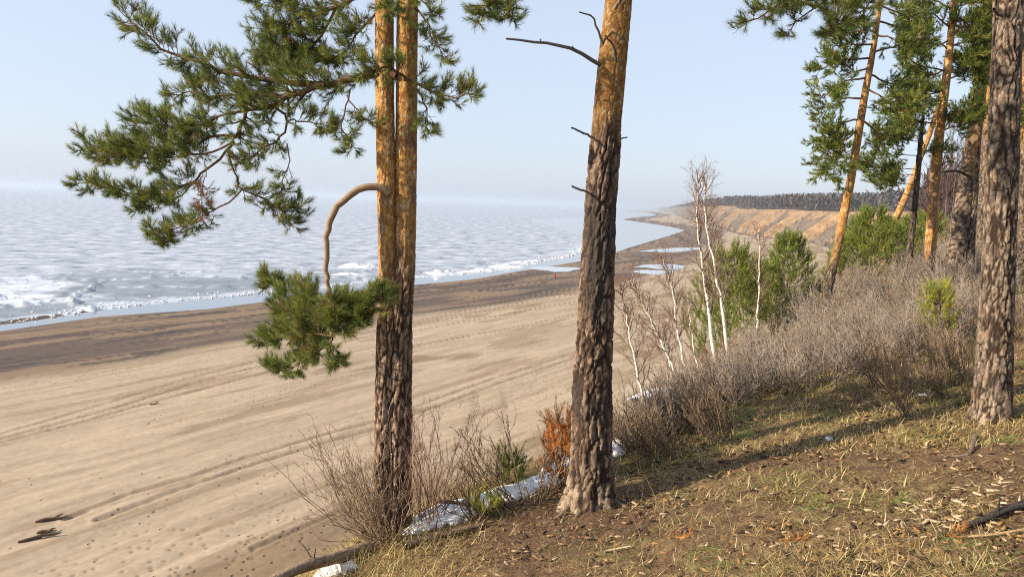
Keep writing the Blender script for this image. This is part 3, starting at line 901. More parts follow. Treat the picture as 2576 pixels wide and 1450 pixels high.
def limb(parent, pts, r0, r1, lv=(7, 0.45, 7, 0.17), start=0.25, needle=(46, 0.075, 0.0032), up=0.15, bare=0.0, color=None, name='branch', sides=6, kpts=14, tip=True, cols=GREENS, jit=0.012, droop=0.1, flat=1.0):
    """one traced limb with side twigs and needle brushes. lv: twigs, their length, shoots per twig, shoot length"""
    color = TWIGC if color is None else np.asarray(color)
    P = resample(pts, kpts, jit)[None]
    R = np.linspace(r0, r1, kpts)[None]
    parts = []
    V, F = tubes(P, R, sides); parts.append((V, F, np.tile(color, (len(V), 1))))
    shoots = []
    if lv[0]:
        S2 = spawn(P, lv[0], start, 1.0, (0.5, 1.15), (lv[1] * 0.45, lv[1]), up=up, bend=droop, taper=0.35, k=5, wob=0.035, flat=flat)
        V, F = tubes(S2, np.linspace(max(r1 * 0.9, 0.004), 0.0025, 5)[None].repeat(len(S2), 0), 3)
        parts.append((V, F, np.tile(color * 0.9, (len(V), 1))))
        S3 = spawn(S2, lv[2], 0.25, 1.0, (0.4, 1.0), (lv[3] * 0.6, lv[3]), up=0.2, bend=0.25, taper=0.2, k=3)
        if bare:
            keep = rng.random(len(S3)) > bare
        else:
            keep = np.ones(len(S3), bool)
        V, F = tubes(S3, np.array([[0.003, 0.0025, 0.002]]).repeat(len(S3), 0), 3)
        parts.append((V, F, np.tile(color * 0.85, (len(V), 1))))
        shoots.append(S3[keep])
        # the twig ends themselves are brushes
        e = S2[:, -3:]
        shoots.append(e[rng.random(len(e)) > bare * 0.8])
    if tip:
        shoots.append(resample(P[0, -3:], 3)[None])
    V, F, c = join(parts)
    b = mesh_obj(name, V, F, M['twig'], parent, col=c, smooth=True)
    Q = [s for s in shoots if len(s)]
    if Q and needle:
        Q = np.concatenate(Q)
        V, F, c = needles(Q, needle[0], needle[1], needle[2], cols)
        mesh_obj('needles', V, F, M['needle'], b, col=c)
    return b
def px_pts(pts, Y0, Y1, conv):
    n = len(pts)
    return [at(*conv(*p), Y0 + (Y1 - Y0) * (i / max(n - 1, 1))) for i, p in enumerate(pts)]
def c1(x, y): return 193.1 + 0.39985 * x, 0.39985 * y
def c2(x, y): return 579.4 + 0.6005 * x, 592.0 + 0.6005 * y
def c6(x, y): return 1834.7 + 0.44395 * x, 0.44395 * y
def cd(x, y): return x, y

# --- twin pine, left of centre
YA = 8.0
base1 = at(985, 1362, YA)
base1[2] = min(base1[2], float(bluff_z(base1[0], YA)) + 0.0)
twin = thing('pine_tree', (base1[0], YA, base1[2]), 'tall twin-stemmed pine with needle boughs reaching left over the beach', 'pine tree')
build_trunk(twin, [(966, 1370, 52), (966, 1200, 50), (968, 1000, 48), (972, 800, 44), (976, 680, 42), (972, 500, 42), (969, 300, 43), (966, 100, 44), (966, 0, 44)], YA, base1, 34.0, 0.05, (22.4, 24.0), seed=1, sides=72, dz=0.02, zfine=27.3, plate=(0.045, 0.30), flare=0.3, pale=1.5, low=BARK_LOW * 1.5)
build_trunk(twin, [(997, 1370, 60), (1002, 1200, 60), (1005, 1000, 56), (1010, 800, 52), (1016, 680, 52), (1019, 500, 50), (1021, 300, 49), (1023, 100, 49), (1025, 0, 49)], YA, base1 + [0, 0.03, 0], 35.0, 0.05, (22.9, 24.3), seed=2, sides=72, dz=0.02, zfine=27.3, plate=(0.045, 0.30), flare=0.3, low=BARK_LOW * 1.4)
N1 = (48, 0.082, 0.0034)
arms1 = [
    # points, Y start, Y end, r0, r1, (twigs, len, shoots, len), start, bare
    ([(2010, 480), (1900, 455), (1700, 500), (1560, 538), (1350, 520), (1200, 510), (1000, 470), (850, 420), (700, 370), (540, 320), (420, 210), (300, 110)], 7.95, 7.3, 0.045, 0.006, (46, 0.36, 6, 0.14), 0.12, 0.05),
    ([(1560, 538), (1330, 610), (1250, 660), (1070, 700), (1030, 780), (1010, 870)], 7.85, 7.5, 0.035, 0.018, (20, 0.36, 6, 0.14), 0.05, 0.1),
    ([(1330, 600), (1180, 590), (1000, 600), (850, 610), (720, 580), (620, 620)], 7.75, 7.2, 0.018, 0.006, (26, 0.34, 6, 0.14), 0.05, 0.05),
    ([(1070, 700), (900, 730), (780, 790), (600, 800), (450, 770), (360, 790)], 7.6, 7.15, 0.016, 0.005, (28, 0.32, 6, 0.14), 0.2, 0.05),
    ([(1010, 860), (850, 850), (700, 900), (500, 930), (300, 930), (80, 935)], 7.5, 6.9, 0.018, 0.005, (38, 0.32, 6, 0.14), 0.15, 0.05),
    ([(990, 890), (850, 960), (700, 980), (500, 1000), (330, 980), (200, 990)], 7.55, 7.2, 0.014, 0.005, (26, 0.28, 6, 0.13), 0.3, 0.05),
    ([(990, 900), (880, 1010), (760, 1120), (650, 1180), (560, 1210), (420, 1230), (300, 1210), (120, 1160), (30, 1155)], 7.5, 6.9, 0.016, 0.005, (30, 0.25, 6, 0.13), 0.25, 0.15),
    ([(760, 1120), (640, 1240), (500, 1280), (380, 1330)], 7.2, 7.0, 0.010, 0.005, (12, 0.22, 6, 0.13), 0.3, 0.1),
    ([(1250, 680), (1330, 760), (1280, 860), (1170, 930), (1080, 1000), (1000, 1040)], 7.75, 7.5, 0.015, 0.005, (16, 0.26, 5, 0.13), 0.3, 0.3),
    ([(1330, 760), (1420, 770), (1540, 780), (1600, 800)], 7.75, 7.9, 0.010, 0.004, (12, 0.26, 5, 0.12), 0.2, 0.35),
    ([(950, 930), (1000, 1100), (1040, 1190), (1200, 1260), (1290, 1330), (1350, 1430)], 7.5, 7.4, 0.013, 0.005, (20, 0.26, 5, 0.12), 0.3, 0.45),
    ([(1040, 1190), (960, 1270), (830, 1340), (700, 1400), (600, 1440), (450, 1440)], 7.45, 7.1, 0.011, 0.005, (20, 0.24, 6, 0.13), 0.3, 0.3),
    ([(600, 1440), (550, 1500), (560, 1530)], 7.2, 7.15, 0.006, 0.004, (5, 0.16, 5, 0.12), 0.2, 0.1),
    ([(1150, 1240), (1250, 1300), (1420, 1310)], 7.4, 7.4, 0.008, 0.004, (9, 0.2, 5, 0.12), 0.2, 0.45),
    ([(1320, 900), (1335, 1000), (1310, 1100), (1280, 1190), (1330, 1200)], 7.7, 7.7, 0.008, 0.004, (9, 0.2, 4, 0.11), 0.4, 0.6),
    ([(1715, 570), (1695, 700), (1660, 800), (1720, 880), (1700, 980)], 7.9, 7.8, 0.009, 0.004, (13, 0.22, 5, 0.12), 0.3, 0.4),
    ([(1700, 600), (1760, 700), (1850, 780)], 7.9, 7.85, 0.008, 0.004, (8, 0.2, 5, 0.12), 0.3, 0.4),
    # crown above, left
    ([(1960, -80), (1800, -40), (1640, 30), (1500, 100), (1330, 150), (1200, 190)], 7.95, 7.5, 0.03, 0.006, (30, 0.38, 6, 0.13), 0.25, 0.2),
    ([(1640, 30), (1580, 150), (1520, 250), (1380, 300), (1220, 280)], 7.75, 7.4, 0.018, 0.005, (24, 0.34, 6, 0.13), 0.2, 0.2),
    ([(1640, 20), (1450, -20), (1300, 0), (1140, -20)], 7.75, 7.6, 0.016, 0.005, (16, 0.3, 6, 0.13), 0.1, 0.2),
    ([(1900, 60), (1780, 200), (1700, 320), (1620, 400)], 7.95, 7.6, 0.016, 0.005, (22, 0.34, 5, 0.13), 0.1, 0.25),
    ([(1520, 240), (1400, 380), (1250, 360), (1150, 330)], 7.5, 7.3, 0.012, 0.005, (18, 0.3, 6, 0.13), 0.1, 0.15),
    ([(1700, 320), (1550, 380), (1400, 420), (1180, 410)], 7.6, 7.4, 0.012, 0.005, (20, 0.3, 6, 0.13), 0.1, 0.2),
    # right-hand boughs
    ([(2060, 500), (2150, 540), (2250, 575), (2350, 610), (2490, 585)], 7.85, 7.5, 0.02, 0.005, (22, 0.25, 6, 0.13), 0.1, 0.15),
    ([(2080, 500), (2010, 440), (1900, 420), (1820, 450)], 7.8, 7.5, 0.016, 0.006, (16, 0.28, 6, 0.13), 0.1, 0.0),
    ([(2140, 560), (2200, 680), (2190, 780), (2220, 850)], 7.8, 7.7, 0.010, 0.004, (10, 0.22, 5, 0.12), 0.3, 0.3),
    ([(2110, 30), (2200, 130), (2250, 250), (2300, 370)], 8.0, 7.8, 0.012, 0.004, (14, 0.22, 5, 0.12), 0.3, 0.35),
    ([(2120, -60), (2180, 20), (2250, 110)], 8.0, 7.8, 0.012, 0.004, (9, 0.22, 5, 0.12), 0.3, 0.3),
    ([(2000, -60), (1960, 20), (1990, 90)], 7.85, 7.6, 0.012, 0.005, (9, 0.25, 6, 0.12), 0.1, 0.1),
]
for pts, y0, y1, r0, r1, lv, st, br in arms1:
    if pts[-1][0] < 1700:
        y0, y1 = 15.9 - y0, 15.9 - y1
    kf = 1.8 if pts[-1][0] < 1700 else 1.1
    lv = (int(lv[0] * kf), lv[1] * 1.05, lv[2], lv[3])
    limb(twin, px_pts(pts, y0, y1, c1), r0, r1, lv, st, N1, bare=br, kpts=max(8, len(pts) * 2), up=0.02)
# rusty dead spray inside the bough
limb(twin, px_pts([(820, 1060), (800, 1150), (790, 1230), (785, 1340)], 7.3, 7.3, c1), 0.006, 0.003, (7, 0.16, 4, 0.1), 0.2, (30, 0.06, 0.003), cols=np.array([[0.22, 0.085, 0.03], [0.28, 0.12, 0.04]]), bare=0.3)
# the bare hooked branch and its low green spray
hook = limb(twin, px_pts([(978, 486), (955, 474), (930, 469), (880, 489), (838, 542), (822, 610), (823, 690), (828, 745), (832, 800), (836, 842)], 7.9, 7.6, cd), 0.041, 0.019, (0, 0, 0, 0), needle=None, color=(0.33, 0.22, 0.13), kpts=30, sides=10, tip=False, jit=0.011)
low_arms = [
    ([(415, 290), (330, 255), (240, 235), (160, 185)], 7.6, 7.2, (22, 0.26, 6, 0.13)),
    ([(418, 300), (500, 280), (570, 262), (650, 235)], 7.6, 7.6, (16, 0.2, 6, 0.12)),
    ([(422, 360), (330, 330), (250, 330), (200, 290)], 7.6, 7.2, (20, 0.26, 6, 0.13)),
    ([(428, 420), (330, 410), (230, 420), (125, 430)], 7.6, 7.2, (26, 0.26, 6, 0.13)),
    ([(425, 400), (500, 360), (570, 330), (600, 290)], 7.6, 7.4, (16, 0.24, 6, 0.13)),
    ([(428, 430), (380, 470), (310, 510), (250, 560), (160, 560)], 7.6, 7.3, (20, 0.2, 6, 0.13)),
    ([(428, 435), (420, 480), (450, 520), (430, 555)], 7.6, 7.5, (7, 0.14, 5, 0.11)),
    ([(420, 330), (400, 380), (340, 460), (300, 470)], 7.55, 7.3, (14, 0.22, 6, 0.13)),
    ([(420, 280), (460, 300), (500, 330), (560, 330)], 7.5, 7.35, (12, 0.22, 6, 0.13)),
    ([(400, 250), (430, 290), (440, 340), (480, 390)], 7.45, 7.3, (12, 0.22, 6, 0.13)),
]
for pts, y0, y1, lv in low_arms:
    if pts[-1][0] < 400:
        y1 = 15.6 - y1
    lv = (int(lv[0] * 1.6), lv[1] * 0.9, lv[2], lv[3])
    limb(twin, px_pts(pts, y0, y1, c2), 0.012, 0.004, lv, 0.1, N1, kpts=9, up=0.02)

# --- middle pine
YB = 7.8
base2 = at(1490, 1268, YB)
base2[2] = float(bluff_z(base2[0], YB))
mid = thing('pine_tree', (base2[0], YB, base2[2]), 'stout straight pine in the middle with dead branch stubs and dark lower bark', 'pine tree')
build_trunk(mid, [(1488, 1268, 108), (1488, 1150, 98), (1488, 1000, 97), (1495, 850, 88), (1502, 700, 84), (1513, 500, 76), (1524, 330, 72), (1540, 150, 70), (1556, 0, 66)], YB, base2, 34.5, 0.06, (24.3, 25.1), seed=3, sides=104, dz=0.016, zfine=27.2, plate=(0.055, 0.32), depth=0.028, flare=0.26, char=(21.6, 24.4), pale=0.7, topk=0.62, low=BARK_LOW * 0.9)  # pale streaks at the foot paint in sunlit bark
def stub(parent, pts, y0, y1, r0, r1, col=(0.17, 0.14, 0.12), extra=()):
    parts = []
    for q, a, b in [(pts, r0, r1)] + [(e, r1 * 0.8, 0.004) for e in extra]:
        P = resample(px_pts(q, y0, y1, cd), 9, 0.004)[None]
        V, F = tubes(P, np.linspace(a, b, 9)[None], 7)
        parts.append((V, F, np.tile(np.array(col), (len(V), 1)) * rng.uniform(0.85, 1.15, (len(V), 1))))
    V, F, c = join(parts)
    return mesh_obj('dead_branch', V, F, M['twig'], parent, col=c, smooth=True)
stub(mid, [(1512, 165), (1490, 152), (1450, 128), (1400, 113), (1340, 106), (1273, 98)], 7.75, 7.3, 0.022, 0.010, extra=([(1445, 127), (1440, 115)], [(1362, 108), (1357, 98)]))
stub(mid, [(1520, 125), (1505, 80), (1492, 45), (1458, 31)], 7.75, 7.5, 0.014, 0.007)
stub(mid, [(1548, 155), (1546, 125), (1535, 105), (1522, 90)], 7.62, 7.45, 0.014, 0.008, (0.11, 0.085, 0.07))
stub(mid, [(1500, 348), (1470, 336), (1436, 320)], 7.75, 7.5, 0.013, 0.009)
stub(mid, [(1550, 348), (1565, 347), (1577, 345)], 7.75, 7.75, 0.010, 0.006)
stub(mid, [(1492, 492), (1470, 481), (1438, 468)], 7.75, 7.5, 0.013, 0.010)
stub(mid, [(1545, 22), (1555, 8), (1565, -5)], 7.62, 7.5, 0.016, 0.012)
for pts in ([(1575, -230), (1420, -140), (1300, -30), (1230, 10), (1180, 20)], [(1300, -30), (1285, 10), (1280, 45)], [(1250, -10), (1225, 20), (1210, 38)]):
    limb(mid, px_pts(pts, 7.8, 7.4, cd), 0.014, 0.005, (12, 0.22, 5, 0.13), 0.35, N1, bare=0.2, kpts=9)
for q in range(5):      # crown above the frame
    a, zz = rng.uniform(0, 6.28), 29 + q * 1.0
    s0 = np.array([base2[0] + 0.35, YB, zz])
    limb(mid, [s0, s0 + np.array([math.cos(a), math.sin(a), 0.3]) * 0.9, s0 + np.array([math.cos(a), math.sin(a), 0.35]) * 2.0], 0.03, 0.008, (14, 0.6, 6, 0.2), 0.3, (20, 0.09, 0.008))
# surface roots
parts = []
for pts in ([(1440, 1262), (1425, 1285), (1400, 1300), (1360, 1312)], [(1470, 1275), (1455, 1295), (1440, 1310)], [(1535, 1255), (1555, 1268), (1580, 1272)]):
    P = np.array([hit(*p) for p in pts]); P[:, 2] += [0.03, 0.01, -0.01, -0.03][:len(P)]
    P = resample(P, 8)[None]
    V, F = tubes(P, np.linspace(0.05, 0.015, 8)[None], 7)
    parts.append((V, F, np.tile([0.2, 0.145, 0.1], (len(V), 1))))
V, F, c = join(parts)
mesh_obj('root', V, F, M['bark'], mid, col=c, smooth=True)

# --- right pine
b7 = hit(2492, 1052)
YC = float(b7[1])
right = thing('pine_tree', b7, 'thick grey-barked pine at the right edge with peeled pale patches at its foot', 'pine tree')
build_trunk(right, [(2493, 1052, 84), (2498, 950, 78), (2502, 850, 74), (2510, 700, 71), (2518, 500, 69), (2525, 300, 67), (2533, 100, 65), (2536, 0, 65)], YC, b7, 35, 0.08, (27.5, 29.0), seed=4, sides=96, dz=0.018, zfine=27.6, plate=(0.06, 0.24), depth=0.018, flare=0.14, low=BARK_GREY, pale=0.9, char=(21.9, 23.0))
stub(right, [(2520, 40), (2505, 33), (2498, 22)], YC - 0.2, YC - 0.35, 0.016, 0.012, (0.1, 0.07, 0.05))
for pts, y1 in (([(2545, -330), (2350, -180), (2150, -40), (2050, 20), (1990, 60), (1975, 90)], 7.2), ([(2200, -80), (2090, -30), (1990, 0), (1930, 30), (1868, 62)], 7.0), ([(2120, -20), (2105, 40), (2100, 80)], 7.4), ([(2050, 20), (2010, 5), (1960, 5)], 7.2), ([(2250, -110), (2200, -10), (2150, 40)], 7.6)):
    limb(right, px_pts(pts, YC, y1, cd), 0.016, 0.005, (18, 0.28, 6, 0.13), 0.35, N1, bare=0.15, kpts=10, cols=GREENS * 0.8)
for q in range(5):
    a, zz = rng.uniform(0, 6.28), 29.5 + q * 1.0
    s0 = np.array([b7[0] + 0.45, YC, zz])
    limb(right, [s0, s0 + np.array([math.cos(a), math.sin(a), 0.3]) * 0.9, s0 + np.array([math.cos(a), math.sin(a), 0.35]) * 2.2], 0.03, 0.008, (14, 0.6, 6, 0.2), 0.3, (20, 0.09, 0.008))

# --- the group of pines behind, right
GM = np.array([[0.125, 0.17, 0.026], [0.17, 0.215, 0.034], [0.22, 0.255, 0.042], [0.105, 0.155, 0.028], [0.27, 0.29, 0.052]])
def back_pine(bp, label, pts, arms, ztop, orange, low, seed, tw=(14, 0.8, 9, 0.22), needle=(23, 0.105, 0.014), Y=None, bare=0.1, rscale=1.0, plate=(0.07, 0.14)):
    b = hit(*bp) if Y is None else at(bp[0], bp[1], Y)
    if Y is not None:
        b[2] = float(bluff_z(b[0], b[1]))
    Yt = float(b[1])
    t = thing('pine_tree', b, label, 'pine tree', 'pines standing behind the bushes')
    build_trunk(t, [(c6(p[0], p[1])[0], c6(p[0], p[1])[1], p[2]) for p in pts], Yt, b, ztop, 0.05, orange, seed=seed, sides=30, dz=0.055, zfine=32, plate=plate, depth=0.014, flare=0.2, low=low)
    for a in arms:
        dy = rng.uniform(-0.9, 0.5)
        limb(t, px_pts(a, Yt, Yt + dy, c6), 0.026 * rscale, 0.008, tw, 0.3, needle, bare=bare, kpts=8, cols=GM, up=0.06, flat=0.4)
    return t, Yt
p3, Y3 = back_pine((2083, 788), 'slender leaning orange pine at the slope edge before the far cliff',
    [(600, 1440, 21), (640, 1250, 20), (690, 1000, 19), (725, 780, 18), (755, 600, 17), (785, 430, 15), (812, 300, 13), (850, 20, 11)],
    [[(790, 330), (650, 340), (490, 400)], [(775, 440), (630, 470), (530, 560)], [(760, 560), (640, 560), (540, 640), (530, 700)],
     [(740, 680), (660, 690), (580, 740), (540, 860)], [(735, 740), (650, 780), (600, 900), (590, 1000)], [(735, 720), (640, 800), (560, 760)], [(640, 800), (560, 860), (530, 980)],
     [(810, 300), (880, 280), (1000, 240), (1080, 230)], [(750, 680), (830, 740), (870, 790)], [(775, 500), (900, 570), (1000, 580)], [(790, 420), (900, 470), (990, 500)],
     [(820, 250), (700, 250), (630, 190)], [(840, 120), (750, 170), (640, 200)], [(840, 120), (950, 150), (1060, 170)], [(850, 40), (780, 50), (690, 20)], [(850, 30), (950, 70), (1050, 90)], [(830, 200), (930, 220), (1010, 310)], [(800, 380), (700, 400), (620, 330)]],
    30.5, (22.4, 24.0), BARK_GREY, 6)
p5, Y5 = back_pine((2325, 715), 'orange pine with a full crown between two darker trunks',
    [(1135, 1430, 26), (1160, 1050, 24), (1185, 780, 22), (1205, 620, 21), (1230, 430, 19), (1250, 250, 16), (1270, 0, 14)],
    [[(1225, 470), (1100, 470), (960, 520)], [(1215, 560), (1080, 600), (900, 660)], [(1210, 660), (1300, 640), (1370, 620)], [(1195, 740), (1260, 720), (1330, 700)],
     [(1200, 700), (1080, 690), (960, 650)], [(1240, 400), (1100, 380), (1000, 330)], [(1250, 300), (1150, 200), (1030, 130)], [(1250, 270), (1350, 230), (1450, 240)],
     [(1255, 160), (1150, 80), (1000, 40)], [(1260, 120), (1380, 110), (1470, 80)], [(1245, 350), (1340, 330), (1420, 380)], [(1230, 440), (1330, 430), (1400, 470)], [(1265, 60), (1180, 10), (1080, -30)],
     [(1265, 40), (1360, 20), (1440, -20)], [(1250, 220), (1180, 260), (1090, 280)], [(1225, 500), (1150, 530), (1060, 560)], [(1250, 200), (1320, 150), (1380, 180)], [(1240, 380), (1170, 420), (1080, 440)]],
    30.0, (22.4, 23.8), BARK_GREY, 7, tw=(18, 0.9, 9, 0.24))
p6, Y6 = back_pine((2398, 700), 'big leaning pine with blocky bark and one dark bare branch',
    [(1285, 1440, 44), (1318, 1200, 40), (1350, 1000, 37), (1388, 750, 34), (1412, 560, 31), (1436, 330, 28), (1460, 0, 25)],
    [[(1445, 200), (1380, 160), (1300, 100)], [(1450, 100), (1400, 40), (1330, -20)], [(1440, 260), (1490, 200), (1560, 180)], [(1450, 60), (1500, 20), (1560, -20)], [(1440, 300), (1370, 300), (1300, 340)]],
    32.0, (25.4, 27.4), BARK_GREY, 8, plate=(0.09, 0.14))
stub(p6, [c6(1375, 1005), c6(1330, 985), c6(1290, 968), c6(1220, 972), c6(1160, 982)], Y6 - 0.15, Y6 - 0.5, 0.045, 0.02, (0.07, 0.05, 0.04))
stub(p6, [c6(1410, 430), c6(1360, 410), c6(1300, 412)], Y6 - 0.15, Y6 - 0.4, 0.03, 0.012, (0.09, 0.065, 0.05))
stub(p6, [c6(1440, 760), c6(1460, 740), c6(1500, 730)], Y6 - 0.15, Y6 - 0.4, 0.03, 0.012, (0.25, 0.19, 0.14))
p4, Y4 = back_pine((2277, 728), 'thin dark-stemmed pine with flat sparse boughs left of the orange pine',
    [(1020, 1430, 15), (1045, 1200, 14), (1065, 1000, 13), (1080, 800, 11), (1105, 590, 5)],
    [[(1070, 880), (950, 880), (780, 910)], [(1060, 960), (920, 950), (740, 970)], [(1060, 1050), (930, 1040), (820, 1050)], [(1080, 800), (960, 790), (860, 780)], [(1085, 740), (1000, 740), (930, 730)],
     [(1075, 880), (1140, 850), (1200, 850)], [(1065, 1000), (1000, 990), (900, 1000)], [(1090, 680), (1040, 700), (980, 760)]],
    27.3, (29, 30), np.array([[0.12, 0.09, 0.065], [0.15, 0.11, 0.08], [0.10, 0.075, 0.055], [0.17, 0.13, 0.09]]), 9, tw=(16, 0.7, 8, 0.24), bare=0.15, rscale=0.5)
for a in ([(1040, 1270), (1000, 1240), (930, 1230), (870, 1230)], [(1045, 1200), (990, 1170), (900, 1140)], [(1055, 1120), (1000, 1100), (930, 1080)], [(1060, 1080), (1100, 1060), (1130, 1050)]):
    stub(p4, [c6(*q) for q in a], Y4, Y4 - 0.4, 0.012, 0.005, (0.10, 0.075, 0.06))
for bp, lab, pts, Yq, sd, arms in [
    ((2234, 640), 'curved orange pine stem half hidden behind the sparse pine', [(890, 1400, 16), (905, 1320, 16), (940, 1240, 16), (1000, 1110, 15), (1035, 1020, 14), (1085, 880, 13), (1135, 750, 13), (1165, 660, 12), (1190, 560, 11)], 27.0, 10, [[(1170, 640), (1100, 600), (1020, 610)], [(1185, 580), (1120, 540), (1060, 520)], [(1150, 700), (1210, 680), (1260, 690)]]),
    ((2460, 650), 'slim pine stem just behind the thick right-hand pine', [(1425, 1440, 26), (1440, 1100, 22), (1455, 800, 20), (1462, 400, 18)], 23.0, 11, [[(1460, 400), (1420, 350), (1360, 330)], [(1462, 300), (1500, 250), (1560, 240)]]),
    ((2572, 640), 'pale pine stem cut by the right frame edge', [(1662, 1400, 22), (1665, 1000, 20), (1668, 600, 18), (1670, 200, 16)], 24.0, 12, [[(1665, 680), (1640, 690), (1600, 640)], [(1668, 300), (1620, 260), (1590, 220)]]),
    ((2420, 640), 'dark trunk partly hidden behind the big leaning pine', [(1365, 1400, 20), (1380, 1100, 19), (1400, 800, 18), (1430, 400, 15)], 21.0, 13, [[(1425, 420), (1380, 380), (1330, 400)], [(1430, 320), (1400, 250), (1360, 220)]]),
]:
    back_pine(bp, lab, pts, arms, 31.0 if sd != 10 else 29.5, {10: (20.5, 22.5), 13: (30, 31)}.get(sd, (25.5, 27.5)), BARK_GREY, sd, Y=Yq, tw=(16, 0.8, 9, 0.26))

# ------------------------------------------------------------------ young pines
def young_pine(b, h, rad, label, whorl=0.34, group=None, ndl=(15, 0.09, 0.011), cols=GM, lean=0.0, name='young_pine', low=0.05, tw=6, sh=6):
    t = thing(name, b, label, 'young pine' if name == 'young_pine' else 'sapling', group)
    P = resample([b, b + np.array([lean * 0.4, 0, h * 0.5]), b + np.array([lean, 0, h])], 10)[None]
    V, F = tubes(P, np.linspace(0.012 + h * 0.011, 0.006, 10)[None], 7)
    mesh_obj('trunk', V, F, M['twig'], t, col=np.tile([0.19, 0.12, 0.07], (len(V), 1)), smooth=True)
    br, sp = [], []
    z = h * low
    while z < h * 0.97:
        f = 1 - z / h
        n = 6 if f > 0.25 else 5
        a0 = rng.uniform(0, 6.28)
        x = z / h * 9; i = min(int(x), 8)
        s0 = P[0, i] + (P[0, i + 1] - P[0, i]) * (x - i)
        for q in range(n):
            a = a0 + q * 6.283 / n + rng.normal(0, 0.2)
            L = (rad * (f ** 0.75) * rng.uniform(0.75, 1.1) + 0.10)
            e = np.array([math.cos(a), math.sin(a), 0])
            br.append(resample([s0, s0 + e * L * 0.55 + [0, 0, L * 0.22], s0 + e * L + [0, 0, L * 0.62]], 6))
        z += whorl * (0.6 + 0.55 * f) * rng.uniform(0.85, 1.15)
    br = np.array(br)
    V1, F1 = tubes(br, np.linspace(0.012, 0.004, 6)[None].repeat(len(br), 0), 4)
    S2 = spawn(br, tw, 0.25, 1.0, (0.4, 0.9), (rad * 0.22, rad * 0.42), up=0.25, bend=0.3, taper=0.4, k=4)
    S3 = spawn(S2, sh, 0.2, 1.0, (0.3, 0.8), (0.09, 0.2), up=0.3, bend=0.3, taper=0.1, k=3)
    V2, F2 = tubes(S2, np.full((len(S2), 4), 0.004), 3)
    V, F, _ = join([(V1, F1, None), (V2, F2, None)])
    b_ = mesh_obj('branches', V, F, M['twig'], t, col=np.tile([0.16, 0.10, 0.06], (len(V), 1)))
    top = np.array([P[0, -1] + [0, 0, -0.3], P[0, -1], P[0, -1] + [0, 0, 0.18]])[None]
    Q = np.concatenate([S3, S2[:, -3:], br[:, -3:], top])
    V, F, c = needles(Q, ndl[0], ndl[1], ndl[2], np.asarray(cols) * 1.2, spread=(0.35, 0.9))
    mesh_obj('needles', V, F, M['needle'], t, col=c)
    return t
def yp(px_base, py_top, Y, rad_px, label, **kw):
    b = at(px_base, 900, Y)
    b[2] = float(bluff_z(b[0], Y))
    top = at(px_base, py_top, Y)
    h = max(top[2] - b[2], 0.8)
    return young_pine(b, h, rad_px / FPX * Y, label, **kw)
yp(1965, 610, 24, 100, 'pointed young green pine right of the birches, tallest tip against the sand', low=0.15)
yp(1822, 650, 20, 150, 'broad bushy young pine behind the two tall birches', low=0.1)
yp(1892, 668, 22, 115, 'young pine with thin upright leaders between the bushy and pointed ones', low=0.1)
yp(2165, 545, 24, 78, 'dense dark green young pine behind the slender leaning pine')
yp(2225, 570, 26, 70, 'dense young pine behind the sparse dark-stemmed pine')
yp(2290, 560, 29, 80, 'tall young pine filling the gap behind the orange pine')
yp(2130, 560, 30, 60, 'young pine deepest in the green clump right of the leaning stem')
yp(2030, 735, 24, 40, 'low dark young pine left of the slender leaning pine')
yp(2100, 600, 27, 45, 'young pine branches peeping past the left of the leaning stem')
def sap(px, py, h, rad, label, cols=GM, **kw):
    p = hit(px, py)
    if p is None: return
    young_pine(p, h, rad, label, whorl=0.2, cols=cols, name='pine_sapling', tw=3, sh=3, ndl=(34, 0.06, 0.005), low=0.2, **kw)
RUST = np.array([[0.62, 0.27, 0.06], [0.70, 0.34, 0.09], [0.50, 0.20, 0.05]])
sap(1408, 1235, 0.9, 0.18, 'rust-orange dead pine sapling left of the middle pine by the snow', cols=RUST)
sap(1278, 1232, 0.42, 0.11, 'small dull green pine sapling before the snow patch', cols=GM * 0.8)
sap(2345, 870, 1.0, 0.28, 'yellow-green pine sapling among the grey bushes left of the right-hand pine', cols=GM * [1.7, 1.4, 1.0])
sap(1215, 1300, 0.24, 0.09, 'tiny yellow-green pine sapling at the edge below the snow', cols=GM * [1.8, 1.5, 1.0])

